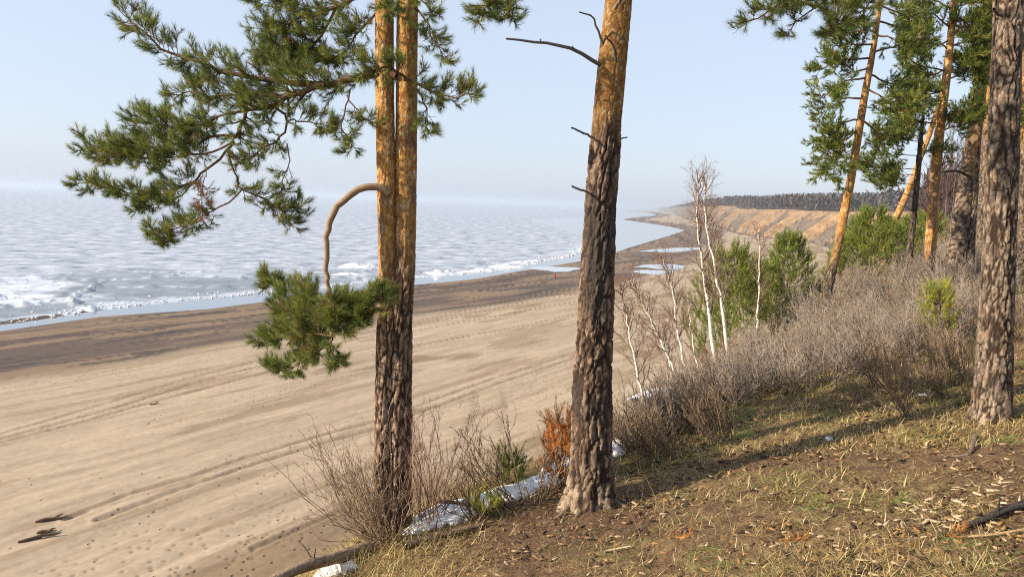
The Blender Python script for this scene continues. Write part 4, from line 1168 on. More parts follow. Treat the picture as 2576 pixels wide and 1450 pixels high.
# ------------------------------------------------------------------ birches
def birch_mat():
    m, n, l, b = new_mat('birch_bark')
    tc = n.new('ShaderNodeTexCoord')
    mp = n.new('ShaderNodeMapping'); mp.inputs['Scale'].default_value = (5, 5, 14)
    l.new(tc.outputs['Object'], mp.inputs[0])
    nz = n.new('ShaderNodeTexNoise'); nz.inputs['Scale'].default_value = 1.0; nz.inputs['Detail'].default_value = 4
    l.new(mp.outputs[0], nz.inputs['Vector'])
    cr = n.new('ShaderNodeValToRGB')
    e = cr.color_ramp.elements
    e[0].position, e[0].color = 0.33, (0.05, 0.04, 0.035, 1)
    e[1].position, e[1].color = 0.42, (0.78, 0.71, 0.61, 1)
    l.new(nz.outputs['Fac'], cr.inputs[0]); l.new(cr.outputs[0], b.inputs['Base Color'])
    b.inputs['Roughness'].default_value = 0.75
    return m
M['birch'] = birch_mat()
def birch(pts, Y, wpx, label, ntw=26, tlen=1.3):
    W = np.array(px_pts(pts, Y, Y, cd))
    gz = float(bluff_z(W[0, 0], Y))
    if gz < W[0, 2]:
        dv = W[0] - W[1]; dv /= abs(dv[2]) + 1e-6
        W = np.concatenate([[W[0] + dv * (W[0, 2] - gz + 0.1)], W])
    t = thing('birch_tree', W[0], label, 'birch', 'young bare birches on the slope')
    r = wpx / 2 / FPX * Y
    P = resample(W, 22, 0.012)[None]
    V, F = tubes(P, np.linspace(r, 0.006, 22)[None] , 8)
    mesh_obj('trunk', V, F, M['birch'], t, smooth=True)
    S1 = spawn(P, ntw, 0.3, 0.98, (0.45, 0.85), (tlen * 0.5, tlen), up=0.3, bend=0.1, taper=0.7, k=6, wob=0.03)
    S2 = spawn(S1, 6, 0.2, 1.0, (0.4, 0.9), (tlen * 0.18, tlen * 0.42), up=0.15, bend=-0.05, taper=0.5, k=4)
    S3 = spawn(S2, 3, 0.2, 1.0, (0.4, 0.9), (0.1, 0.28), up=0.1, bend=-0.1, k=3)
    parts = []
    for S, a, b, cc in ((S1, r * 0.38, 0.004, (0.30, 0.22, 0.16)), (S2, 0.0035, 0.0025, (0.28, 0.18, 0.135)), (S3, 0.0025, 0.002, (0.28, 0.16, 0.12))):
        V, F = tubes(S, np.linspace(a, b, S.shape[1])[None].repeat(len(S), 0), 3)
        parts.append((V, F, np.tile(cc, (len(V), 1))))
    V, F, c = join(parts)
    mesh_obj('crown', V, F, M['twig'], t, col=c)
birch([(1802, 940), (1788, 834), (1781, 775), (1767, 666), (1756, 588), (1753, 511), (1757, 438)], 17, 12, 'tallest birch with white stem, left of the close pair', 34, 1.5)
birch([(1840, 950), (1824, 834), (1813, 759), (1795, 660), (1779, 585), (1771, 520), (1773, 448)], 16.5, 11, 'tall white birch, right of the close pair before the bushy pine', 28, 1.3)
birch([(1900, 880), (1903, 834), (1908, 728), (1910, 635), (1906, 580)], 19, 8, 'upright birch standing alone before the young pines', 20, 1.1)
birch([(1737, 985), (1704, 834), (1695, 759), (1683, 697), (1667, 650)], 15, 9, 'birch with forked pale top left of the tallest birch', 26, 1.2)
birch([(1719, 998), (1677, 888), (1629, 790), (1585, 705)], 14, 8, 'birch leaning strongly left beside the snow strip', 24, 1.0)
birch([(1648, 1085), (1614, 986), (1585, 849), (1560, 722)], 12, 9, 'lowest birch standing nearest the middle pine', 26, 0.9)
birch([(1701, 1008), (1690, 950), (1682, 900), (1660, 830)], 14.2, 6, 'thin birch stem crossing behind the left-leaning birch', 12, 0.7)
birch([(1770, 960), (1745, 880), (1735, 800), (1728, 740)], 16, 5, 'very thin birch between the forked birch and the tallest one', 12, 0.8)

# ------------------------------------------------------------------ bare trees in the wood behind
def bare_variant(h, seed):
    global rng
    b = np.zeros(3)
    P = resample([b, b + [0.1, 0, h * 0.5], b + [0.0, 0.1, h]], 10, 0.03)[None]
    V0, F0 = tubes(P, np.linspace(0.11, 0.015, 10)[None], 6)
    S1 = spawn(P, 26, 0.25, 1.0, (0.4, 0.9), (1.2, 2.8), up=0.45, bend=0.15, taper=0.6, k=5)
    S2 = spawn(S1, 7, 0.2, 1.0, (0.4, 0.9), (0.5, 1.2), up=0.25, bend=0.1, taper=0.4, k=4)
    S3 = spawn(S2, 2, 0.3, 1.0, (0.4, 0.9), (0.3, 0.6), up=0.2, bend=0.1, k=3)
    parts = []
    for S, a, e in ((S1, 0.035, 0.012), (S2, 0.014, 0.009), (S3, 0.009, 0.007)):
        V, F = tubes(S, np.linspace(a, e, S.shape[1])[None].repeat(len(S), 0), 3)
        parts.append((V, F, np.tile([0.135, 0.085, 0.072], (len(V), 1))))
    V, F, c = join(parts)
    t = make_mesh('bare_trunk', V0, F0, M['twig'], np.tile([0.15, 0.11, 0.09], (len(V0), 1)), True)
    return t, make_mesh('bare_crown', V, F, M['twig'], c)
bares = [bare_variant(h, i) for i, h in enumerate((9.0, 10.5, 8.0))]
nb = 0
for q in range(400):
    if nb >= 75: break
    az = math.radians(rng.uniform(21, 37)); r = rng.uniform(32, 170)
    x, y = r * math.sin(az), r * math.cos(az)
    k, s = edge_coords(np.array([x]), np.array([y]))
    if s[0] > -5: continue
    z = float(bluff_z(x, y))
    t = thing('bare_tree', (x, y, z - 0.1), 'bare reddish-brown tree in the wood behind the right-hand pines', 'bare tree', 'bare trees of the wood behind the pines')
    v = bares[nb % 3]
    for nm, me in (('trunk', v[0]), ('crown', v[1])):
        o = bpy.data.objects.new(nm, me); C.objects.link(o); o.parent = t
    t.rotation_euler = (rng.normal(0, 0.04), rng.normal(0, 0.04), rng.uniform(0, 6.28))
    sc = rng.uniform(0.75, 1.15); t.scale = (sc, sc, sc)
    nb += 1
# the wood further back reads as one mass
B, Hh = [], []
for q in range(3000):
    az = math.radians(rng.uniform(19, 48)); r = rng.uniform(120, 460)
    x, y = r * math.sin(az), r * math.cos(az)
    k, s = edge_coords(np.array([x]), np.array([y]))
    if s[0] > -4: continue
    B.append((x, y, float(bluff_z(x, y)))); Hh.append(rng.uniform(7, 11))
V, F, c = far_tree_cloud(np.array(B), np.array(Hh), 20, (0.13, 0.09, 0.08), 0.3, 0.15)
tag(mesh_obj('woodland', V, F, M['twig'], col=c), 'bare brown wood filling the hillside behind the right-hand pines', 'wood', kind='stuff')

# ------------------------------------------------------------------ shrubs
def shrub_mesh(n, L, lean, cols, dens=6, spread=0.9, r0=0.006):
    P = []
    for q in range(n):
        a = rng.uniform(0, 6.283); tilt = abs(rng.normal(0, spread * 0.55)) + 0.05
        dr = np.array([math.cos(a) * math.sin(tilt) + lean[0], math.sin(a) * math.sin(tilt) + lean[1], math.cos(tilt) * 0.9])
        dr /= np.linalg.norm(dr)
        l = L * rng.uniform(0.55, 1.1)
        b = np.array([rng.normal(0, 0.07), rng.normal(0, 0.07), -0.06])
        P.append(resample([b, b + dr * l * 0.5 + [0, 0, -0.03 * l], b + dr * l + [0, 0, 0.10 * l]], 7, 0.014 * L))
    P = np.array(P)
    S2 = spawn(P, dens, 0.3, 1.0, (0.35, 0.8), (L * 0.18, L * 0.42), up=0.25, bend=0.1, taper=0.45, k=4)
    S3 = spawn(S2, 2, 0.2, 1.0, (0.35, 0.8), (L * 0.06, L * 0.16), up=0.25, bend=0.1, k=3)
    parts = []
    for S, a, e, f in ((P, r0, r0 * 0.45, 0.85), (S2, r0 * 0.45, r0 * 0.33, 1.0), (S3, r0 * 0.36, r0 * 0.3, 1.15)):
        V, F = tubes(S, np.linspace(a, e, S.shape[1])[None].repeat(len(S), 0), 3)
        cc = np.asarray(cols)[rng.integers(0, len(cols), len(S))] * f * rng.uniform(0.8, 1.2, (len(S), 1))
        parts.append((V, F, np.repeat(cc, S.shape[1] * 3, axis=0)))
    V, F, c = join(parts)
    return make_mesh('shrub_twigs', V, F, M['twig'], c)
GREYT = [(0.40, 0.33, 0.27), (0.48, 0.42, 0.36), (0.31, 0.24, 0.185), (0.38, 0.28, 0.20)]
BROWNT = [(0.28, 0.195, 0.125), (0.36, 0.26, 0.17), (0.21, 0.145, 0.10), (0.42, 0.31, 0.20)]
REDT = [(0.26, 0.13, 0.10), (0.22, 0.12, 0.085), (0.30, 0.17, 0.12)]
GV = [shrub_mesh(18, 1.15, (-0.5, 0.0), GREYT, 6, 1.3, 0.011), shrub_mesh(20, 1.0, (-0.4, 0.1), GREYT, 6, 1.3, 0.011), shrub_mesh(16, 1.3, (-0.65, -0.05), GREYT, 6, 1.2, 0.011)]
BV = [shrub_mesh(12, 1.25, (-0.75, 0.0), BROWNT, 6, 1.2, 0.012), shrub_mesh(13, 1.1, (-0.55, 0.05), BROWNT, 6, 1.3, 0.012)]
RV = [shrub_mesh(24, 1.5, (-0.05, 0.0), REDT, 7), shrub_mesh(18, 1.2, (0.1, 0.0), REDT, 7)]
LSH = shrub_mesh(46, 1.25, (-0.35, -0.15), BROWNT, 6, 1.15)
def shrub(me, p, sc, rz, label, group=None):
    o = bpy.data.objects.new('shrub', me); C.objects.link(o)
    o.location = [float(v) for v in p]; o.scale = (sc, sc, sc); o.rotation_euler = (0, 0, rz)
    return tag(o, label, 'shrub', group)
shrub(LSH, hit(975, 1362), 1.05, 0.0, 'large bare shrub fanning out around the foot of the twin pine')
shrub(RV[0], hit(1085, 1318), 0.85, 0.3, 'reddish upright shrub just right of the twin pine')
shrub(RV[1], hit(1060, 1325), 0.75, 2.0, 'lower reddish shrub against the twin pine and the snow')
shrub(BV[1], hit(1195, 1300), 0.7, 1.0, 'small bare shrub in front of the snow patch')
shrub(BV[0], hit(1300, 1268), 0.8, 0.2, 'tangled brown shrub over the right end of the snow patch')
shrub(BV[1], hit(1350, 1258), 0.75, 2.0, 'brown shrub close to the left of the middle pine')
shrub(BV[1], hit(1390, 1245), 0.6, 4.0, 'low brown shrub around the rust-orange sapling')
def in_px(poly, n):
    P = np.array(poly, float); out = []
    while len(out) < n:
        q = rng.uniform(P.min(0), P.max(0), (n, 2))
        out += list(q[inside(q[:, 0], q[:, 1], [tuple(v) for v in P])])
    return out[:n]
_band = [(2080, 770), (2200, 705), (2350, 655), (2560, 645), (2560, 720), (2350, 740), (2120, 790)]
LAB = {'g': 'pale grey bare shrub in the thicket up the slope', 'b': 'brown bare shrub with slanting stems along the near edge of the thicket', 'r': 'reddish bare shrub below the birches'}
for q in in_px([(1560, 1150), (1720, 1090), (1900, 1000), (2150, 960), (2420, 860), (2560, 800), (2560, 690), (2350, 715), (2120, 785), (1960, 850), (1860, 930), (1740, 1000), (1620, 1100)], 175):
    p = hit(*q)
    if p is not None and p[1] < 40:
        shrub(GV[rng.integers(3)], p, rng.uniform(0.42, 0.72), rng.normal(0, 0.5), LAB['g'], 'grey shrubs of the thicket')
for q in in_px(_band, 55):
    p = hit(*q)
    if p is not None and p[1] < 60:
        shrub(GV[rng.integers(3)], p, rng.uniform(0.6, 0.95), rng.normal(0, 0.5), LAB['g'], 'grey shrubs of the thicket')
for q in in_px([(1550, 1190), (1640, 1175), (1800, 1130), (1950, 1075), (1800, 1050), (1600, 1120)], 16) + in_px([(2050, 1060), (2180, 1090), (2440, 990), (2440, 860), (2150, 960)], 16) + in_px([(2555, 960), (2575, 960), (2575, 800), (2555, 800)], 3):
    p = hit(*q)
    if p is not None:
        shrub(BV[rng.integers(2)], p, rng.uniform(0.42, 0.68), rng.normal(0, 0.4), LAB['b'], 'brown shrubs along the thicket edge')
for q in range(18):
    Y = rng.uniform(15, 26); px = rng.uniform(1560, 1900) - (Y - 18) * 8
    b = at(px, 900, Y); b[2] = float(bluff_z(b[0], Y)) - 0.05
    shrub(RV[q % 2], b, rng.uniform(0.5, 0.95), rng.uniform(0, 6.28), LAB['r'], 'reddish shrubs on the slope')
for q in range(30):
    Y = rng.uniform(20, 60); px = rng.uniform(1950, 2120)
    b = at(px, 800, Y); b[2] = float(bluff_z(b[0], Y)) - 0.05
    shrub(GV[q % 3], b, rng.uniform(0.9, 1.5), rng.uniform(0, 6.28), 'grey shrub on the slope near the slender leaning pine', 'shrubs beyond the leaning pine')

MARKS = {}
for o in C.objects:
    if o.parent is None and o.name.startswith(('pine_tree', 'birch_tree', 'young_pine', 'pine_sapling')):
        MARKS[o['label']] = np.array(o.location)
SHORT = {'tall twin': 'twin pine', 'stout': 'stout middle pine', 'thick grey': 'thick right-edge pine', 'slender': 'slender leaning pine', 'orange pine': 'full-crowned orange pine', 'big leaning': 'big blocky-barked pine',
         'thin dark': 'thin dark-stemmed pine', 'curved': 'curved orange stem', 'slim': 'slim stem behind the right-edge pine', 'pale pine': 'pale stem at the frame edge', 'dark trunk': 'half-hidden dark trunk',
         'tallest birch': 'tallest birch', 'tall white': 'right birch of the close pair', 'upright birch': 'lone upright birch', 'birch with': 'fork-topped birch', 'birch leaning': 'left-leaning birch', 'lowest': 'lowest birch', 'thin birch': 'thin crossing birch', 'very thin': 'very thin birch',
         'pointed': 'pointed young pine', 'broad': 'broad bushy young pine', 'yellow-green pine': 'yellow-green sapling', 'low dark': 'low dark young pine', 'dense dark': 'dense dark young pine'}
PTS = [(SHORT[k], p) for l, p in MARKS.items() for k in SHORT if l.startswith(k)]
ORD = 'nearest,second,third,fourth,fifth,sixth,seventh,eighth,ninth,tenth,eleventh,twelfth,thirteenth,fourteenth,fifteenth,sixteenth,seventeenth,eighteenth,nineteenth,twentieth'.split(',') + ['twenty-' + w for w in 'first,second,third,fourth,fifth,sixth,seventh,eighth,ninth'.split(',')]
byk = {}
for o in C.objects:
    w = {'grey shrubs of the thicket': 'pale grey shrub', 'brown shrubs along the thicket edge': 'brown slanting shrub', 'reddish shrubs on the slope': 'reddish shrub', 'shrubs beyond the leaning pine': 'grey far-slope shrub'}.get(o.get('group'))
    if w:
        p = np.array(o.location)
        dist, nm, q = min((np.linalg.norm(p[:2] - q[:2]), nm, tuple(q)) for nm, q in PTS)
        dx, dy = p[0] - q[0], p[1] - q[1]
        rel = ('left of' if dx < 0 else 'right of') if abs(dx) > abs(dy) else ('in front of' if dy < 0 else 'behind')
        byk.setdefault((w, rel, nm), []).append((dist, o.name))
for (w, rel, nm), lst in byk.items():
    for i, (dist, on) in enumerate(sorted(lst)):
        bpy.data.objects[on]['label'] = f'{w} {rel} the {nm}, ' + (ORD[i] + ' out' if i < len(ORD) else 'among the outermost')
# ------------------------------------------------------------------ snow
def snow(poly, label, lift=0.11, rag=0.16):
    P = np.array([(hit(*p) if rag else on_beach(*p))[:2] for p in poly])
    poly2 = [tuple(p) for p in P]
    lo, hi = P.min(0) - 0.2, P.max(0) + 0.2
    st = max((hi - lo).max() / 130, 0.025)
    gx, gy = np.meshgrid(np.arange(lo[0], hi[0], st), np.arange(lo[1], hi[1], st))
    dd = poly_dist(gx, gy, poly2 + poly2[:1])
    dd = np.where(inside(gx, gy, poly2), dd, -dd) + rag * (fbm(gx * 3.5, gy * 3.5, 4, 91) - 0.5)
    z = np.maximum(bluff_z(gx, gy), beach_z(gx, gy) + 0.05) + np.minimum(lift, 0.9 * np.maximum(dd, 0) ** 0.6 * lift * 1.8) + 0.05 * (fbm(gx * 5, gy * 5, 3, 92) - 0.5) - np.where(dd < 0, 0.08, 0) + 0.03
    V = np.stack([gx, gy, z], -1).reshape(-1, 3)
    F, used = keep_faces(V, grid_faces(*gx.shape), (dd > 0).ravel())
    if not len(F): return
    c = V[used].mean(0)
    tag(mesh_obj('snow_patch', V[used], F, M['snow'], smooth=True, org=c), label, 'snow patch', 'old snow left on the slope')
snow([(1015, 1340), (1060, 1335), (1120, 1320), (1220, 1290), (1310, 1252), (1390, 1225), (1425, 1190), (1430, 1150), (1370, 1175), (1330, 1210), (1220, 1240), (1110, 1275), (1050, 1300)], 'long old snow bank between the twin pine and the middle pine')
snow([(1525, 1165), (1570, 1145), (1640, 1085), (1630, 1072), (1570, 1098), (1525, 1130)], 'snow patch showing right of the middle pine behind bushes')
snow([(1578, 1003), (1640, 996), (1720, 984), (1745, 966), (1690, 968), (1640, 978), (1600, 992)], 'thin snow strip below the birches', 0.05, 0.0)
snow([(790, 1465), (840, 1450), (905, 1430), (885, 1420), (840, 1428), (800, 1445)], 'snow scrap under the fallen log at the bottom', 0.12)

# ------------------------------------------------------------------ fallen wood, litter
def log(pts, r0, r1, label, lift=0.05, col=(0.22, 0.16, 0.11), name='fallen_log', stubs=0):
    P = np.array([at(*p) if len(p) == 3 else hit(*p) for p in pts]); P[:, 2] += lift
    c = P.mean(0)
    t = thing(name, c, label, 'log' if 'log' in name else 'stick')
    Q = resample(P, 24)
    n, s = 24, 14
    T = np.gradient(Q, axis=0); T /= np.linalg.norm(T, axis=1, keepdims=True)
    A = np.cross(T, [0, 0, 1]); A /= np.linalg.norm(A, axis=1, keepdims=True); B = np.cross(A, T)
    th = np.arange(s) * 2 * np.pi / s
    R = np.linspace(r0, r1, n)[:, None] * (1 + 0.16 * (rng.random((n, s)) - 0.5)) * (1 + 0.1 * np.sin(3 * th)[None])
    V = (Q[:, None] + R[..., None] * (A[:, None] * np.cos(th)[None, :, None] + B[:, None] * np.sin(th)[None, :, None])).reshape(-1, 3)
    i = np.arange(n * s).reshape(n, s); j = np.roll(i, -1, 1)
    F = np.stack([i[:-1], j[:-1], j[1:], i[1:]], -1).reshape(-1, 4)
    cc = np.array(col) * rng.uniform(0.6, 1.3, (len(V), 1))
    mesh_obj('trunk', V, [F, i[:1], i[-1:, ::-1]], M['bark'], t, col=cc, smooth=True)
    for q in range(stubs):
        k = rng.integers(4, 20)
        e = Q[k] + np.array([rng.normal(0, .12), rng.normal(0, .12), rng.uniform(-0.25, 0.2)])
        V, F = tubes(resample([Q[k], (Q[k] + e) / 2 + [0, 0, .03], e], 5)[None], np.linspace(0.012, 0.006, 5)[None], 5)
        mesh_obj('stub', V, F, M['twig'], t, col=np.tile(np.array(col) * 0.7, (len(V), 1)))
log([(660, 1472, 6.15), (760, 1424, 6.6), (850, 1399, 7.05), (950, 1366, 7.65)], 0.045, 0.07, 'pale fallen log leading from the twin pine to the bottom edge', 0.0, (0.30, 0.22, 0.15), stubs=4)
log([(1015, 1385), (1080, 1362), (1150, 1345), (1215, 1328)], 0.045, 0.03, 'dark half-buried log behind the dry grass right of the twin pine', 0.05, (0.16, 0.11, 0.075), stubs=2)
log([(1105, 1306), (1140, 1310), (1180, 1318)], 0.022, 0.016, 'short dark log lying on the snow bank', 0.22, (0.10, 0.07, 0.055))
log([(2420, 1338), (2480, 1315), (2540, 1290), (2600, 1275)], 0.02, 0.04, 'charred dark stick on the ground at the right edge', 0.04, (0.06, 0.05, 0.045), 'stick', stubs=2)
log([(2430, 1358), (2500, 1352), (2590, 1338)], 0.010, 0.013, 'pale yellowish stick below the charred one at right', 0.03, (0.42, 0.30, 0.16), 'stick')
log([(1520, 1396), (1550, 1390), (1585, 1383)], 0.012, 0.008, 'short bright stripped stick in the grass right of centre bottom', 0.04, (0.55, 0.44, 0.28), 'stick')
log([(2380, 1152), (2420, 1150), (2440, 1140), (2452, 1100)], 0.014, 0.03, 'thin exposed root stick at the foot of the right-hand pine', 0.02, (0.2, 0.15, 0.11), 'stick')
def bchunk(px, py, L, w, ang, label):
    p = on_beach(px, py)
    Q = resample([np.array([-L / 2, 0, 0.02]), np.array([0, 0.08 * L, 0.09]), np.array([L / 2, 0, 0.16])], 8, 0.02)[None]
    V1, F1 = tubes(Q, (np.array([0.6, 1, 1, .9, .8, .7, .5, .25]) * w)[None], 8)
    Q2 = resample([np.array([0, 0.05, 0.08]), np.array([0.2 * L, 0.2 * L, 0.2]), np.array([0.28 * L, 0.4 * L, 0.12])], 8)[None]
    V2, F2 = tubes(Q2, np.linspace(w * 0.6, w * 0.2, 8)[None], 6)
    V, F, _ = join([(V1, F1, None), (V2, F2, None)])
    V = V @ rot_xyz(0, 0, ang).T + p
    tag(mesh_obj('driftwood', V, F, M['twig'], col=np.tile([0.10, 0.065, 0.04], (len(V), 1)) * rng.uniform(.7, 1.2, (len(V), 1)), smooth=True, org=p), label, 'driftwood', 'driftwood on the beach')
bchunk(130, 1309, 1.9, 0.14, 0.35, 'dark driftwood log alone on the sand, upper of the lower-left ones')
bchunk(118, 1339, 1.2, 0.12, 0.1, 'short dark driftwood piece just above the lowest one')
bchunk(100, 1354, 2.3, 0.13, 0.5, 'long brown driftwood log, lowest at the left of the sand')
bchunk(388, 1572 / 1.5534 + 5, 1.0, 0.08, 0.2, 'small driftwood stick by the upper tyre tracks')

# ------------------------------------------------------------------ grass and litter (uncountable)
def scatter_ground(n, rmin, rmax, azr=(-28, 40), pw=1.0):
    az = np.radians(rng.uniform(azr[0], azr[1], n))
    u = rng.random(n)
    r = rmin * (rmax / rmin) ** (u ** pw)
    x, y = r * np.sin(az), r * np.cos(az)
    k, s = edge_coords(x, y)
    return x, y, s, r
def blades(x, y, h, w, cols, lean=0.8, curl=0.5, zoff=-0.01):
    n = len(x)
    z = bluff_z(x, y) + zoff
    a = rng.uniform(0, 6.283, n); ln = np.abs(rng.normal(lean, 0.35, n))
    h = h * rng.uniform(0.5, 1.2, n)
    dx, dy = np.cos(a), np.sin(a)
    p0 = np.stack([x, y, z], -1)
    d1 = np.stack([dx * np.sin(ln), dy * np.sin(ln), np.cos(ln)], -1)
    l2 = ln + curl * rng.uniform(0.3, 1.4, n)
    d2 = np.stack([dx * np.sin(l2), dy * np.sin(l2), np.cos(l2)], -1)
    p1 = p0 + d1 * h[:, None] * 0.5; p2 = p1 + d2 * h[:, None] * 0.5
    s = np.stack([-dy, dx, 0 * dx], -1) * (w / 2)
    V = np.stack([p0 - s, p0 + s, p1 - s * .8, p1 + s * .8, p2], 1).reshape(-1, 3)
    b = np.arange(n)[:, None] * 5
    F4 = b + np.array([[0, 1, 3, 2]]); F3 = b + np.array([[2, 3, 4]])
    c = np.asarray(cols)[rng.integers(0, len(cols), n)] * rng.uniform(0.7, 1.25, (n, 1))
    return V, [F4, F3], np.repeat(c, 5, axis=0)
STRAW = [(0.42, 0.30, 0.115), (0.54, 0.41, 0.18), (0.31, 0.21, 0.08), (0.66, 0.52, 0.28), (0.19, 0.12, 0.05), (0.30, 0.27, 0.08)]
def grass(name, label, n, rmin, rmax, h, w, cols, mask=None, lean=0.9, curl=0.5, azr=(-28, 40), smax=1.2, smin=-60, zoff=-0.01):
    x, y, s, r = scatter_ground(n, rmin, rmax, azr)
    keep = (s < smax) & (s > smin)
    if mask is not None:
        keep &= rng.random(n) < mask(x, y, s, r)
    x, y, r = x[keep], y[keep], r[keep]
    V, F, c = blades(x, y, h, w * np.clip(r / 6, 0.7, 1.8)[:, None], cols, lean, curl, zoff)
    tag(mesh_obj(name, V, F, M['blade'], col=c), label, 'grass' if 'grass' in name else 'litter', kind='stuff')
bareness = lambda x, y: np.exp(-((x - 0.9) ** 2 + (y - 7.4) ** 2) / 2.2)
grass('dry_grass', 'matted dry straw-coloured grass over the slope', 150000, 2.6, 16, 0.17, 0.0058, STRAW, lambda x, y, s, r: (sstep(0.40, 0.60, fbm(x * 1.1, y * 1.1, 4, 31) * 0.6 + 0.4 * fbm(x * 3, y * 3, 2, 95)) + 0.1) * (1 - 0.9 * bareness(x, y)), 1.38, 0.25)
grass('long_grass', 'long tangled dry grass around the foot of the twin pine and lower edge', 34000, 3.2, 9.5, 0.30, 0.004, STRAW, lambda x, y, s, r: sstep(-2.2, -0.4, s) * sstep(2.5, 0.2, x) * 0.9 * (1 - bareness(x, y)), 0.75, 0.9, azr=(-28, 14))
grass('green_grass', 'small fresh green grass tufts among the litter', 60000, 2.6, 14, 0.07, 0.004, [(0.09, 0.13, 0.03), (0.13, 0.16, 0.04), (0.07, 0.105, 0.025)], lambda x, y, s, r: sstep(0.54, 0.66, fbm(x * 1.7, y * 1.7, 3, 34)) * sstep(0.48, 0.6, fbm(x * 6, y * 6, 2, 96)), 0.7, 0.5)
grass('needle_litter', 'fallen rusty pine needles and bits of bark on the soil', 52000, 2.6, 13, 0.07, 0.008, [(0.24, 0.13, 0.055), (0.30, 0.18, 0.08), (0.14, 0.08, 0.04), (0.09, 0.06, 0.04), (0.36, 0.26, 0.14)], None, 1.5, 0.1, zoff=0.01)
grass('thicket_grass', 'dry grass standing between the bushes up the slope', 40000, 9, 30, 0.13, 0.004, STRAW, lambda x, y, s, r: 0.35 + 0.65 * sstep(0.45, 0.6, fbm(x * 0.6, y * 0.6, 3, 97)), 0.8, 0.6, azr=(4, 40), smax=4)
# crumbs of bark, cone scales and broken twigs, too many to count
x, y, sd_, r_ = scatter_ground(20000, 3.0, 12.5)
ok = (sd_ < 0.8) & (rng.random(len(x)) < 0.25 + 0.75 * sstep(0.45, 0.62, fbm(x * 1.3, y * 1.3, 3, 98)))
x, y = x[ok], y[ok]; n = len(x)
Vb, Fb = rock_block()
L = rng.uniform(0.3, 1.0, (n, 1, 1)) ** 2 * np.array([0.09, 0.026, 0.016]); a = rng.uniform(0, 6.283, n)
V = Vb[None] * L
V = np.stack([V[..., 0] * np.cos(a)[:, None] - V[..., 1] * np.sin(a)[:, None], V[..., 0] * np.sin(a)[:, None] + V[..., 1] * np.cos(a)[:, None], V[..., 2]], -1)
V = (V + np.stack([x, y, bluff_z(x, y) + 0.012], -1)[:, None]).reshape(-1, 3)
F = (Fb[None] + np.arange(n)[:, None, None] * 8).reshape(-1, 4)
pc = np.array([(0.06, 0.035, 0.022), (0.12, 0.07, 0.04), (0.24, 0.15, 0.08), (0.46, 0.34, 0.2), (0.04, 0.028, 0.02), (0.36, 0.2, 0.08)])
tag(mesh_obj('forest_litter', V, F, M['twig'], col=np.repeat(pc[rng.integers(0, 6, n)], 8, axis=0)), 'crumbs of bark, cone scales and broken twigs over the slope', 'litter', kind='stuff')
# tall single stalks
for px, py, h, lab in [(1665, 1330, 0.55, 'leaning thin dry stalk on the open slope right of the middle pine'), (1845, 1345, 0.45, 'upright dry stalk near the middle of the slope'), (1415, 1395, 0.35, 'thin dry stalk in the grass below the middle pine'), (1620, 1400, 0.5, 'bent dry stalk with a kink at lower centre')]:
    p = hit(px, py)
    top = p + np.array([-0.18, 0.05, h * 0.9])
    V, F = tubes(resample([p, (p + top) / 2 + [0.02, 0, 0.03], top], 8, 0.004)[None], np.linspace(0.004, 0.002, 8)[None], 4)
    tag(mesh_obj('dry_stalk', V, F, M['twig'], col=np.tile([0.36, 0.27, 0.15], (len(V), 1)), org=p), lab, 'stalk')
# wood chips
def chip_mesh():
    V, F = rock_block()
    V = V * [0.10, 0.025, 0.010]
    V[[1, 2, 5, 6], 1] *= 0.5
    return make_mesh('chip', V, F, M['chip'])
M['chip'], n_, l_, b_ = new_mat('split_wood')
b_.inputs['Roughness'].default_value = 0.8
oi = n_.new('ShaderNodeObjectInfo'); cr = n_.new('ShaderNodeValToRGB')
cr.color_ramp.elements[0].color = (0.30, 0.21, 0.12, 1); cr.color_ramp.elements[1].color = (0.50, 0.40, 0.26, 1)
l_.new(oi.outputs['Random'], cr.inputs[0]); l_.new(cr.outputs[0], b_.inputs['Base Color'])
CH = [chip_mesh() for _ in range(6)]
pos = in_px([(2170, 1300), (2300, 1265), (2575, 1170), (2575, 1290), (2380, 1340), (2200, 1330)], 75) + in_px([(1800, 1250), (2500, 1120), (2575, 1350), (2200, 1450), (1450, 1440)], 70)
for q, (a, b) in enumerate(pos):
    p = hit(a, b)
    if p is None: continue
    o = bpy.data.objects.new('wood_chip', CH[q % 6]); C.objects.link(o)
    o.location = (p[0], p[1], p[2] + 0.012); sc = rng.uniform(0.3, 1.0) ** 1.6 * 1.4 * (0.8 if q > 75 else 1)
    o.scale = (sc, sc * rng.uniform(0.7, 1.5), sc); o.rotation_euler = (rng.normal(0, .15), rng.normal(0, .15), rng.uniform(-1.5, 1.5))
    tag(o, 'pale split wood chip in the chip-strewn patch at lower right' if q < 75 else 'pale wood chip lying scattered over the open slope', 'wood chip', 'wood chips in the chip patch' if q < 75 else 'scattered wood chips')
# rust-coloured dead sprays on the ground
for px, py, lab in [(1700, 1358, 'rust-orange dead pine spray on the ground at lower centre'), (2395, 1352, 'rust-orange dead pine spray near the yellowish stick'), (1985, 1365, 'faded orange pine spray between the two brighter ones')]:
    p = hit(px, py) + np.array([0, 0, 0.03])
    S = spawn(np.array([p + [-0.12, 0, 0], p, p + [0.12, 0.02, 0.02]])[None], 9, 0.1, 1, (0.4, 1.0), (0.06, 0.13), up=0.25, k=3)
    V, F, c = needles(S, 26, 0.05, 0.003, RUST)
    tag(mesh_obj('dead_spray', V, F, M['needle'], col=c, org=p), lab, 'dead spray')
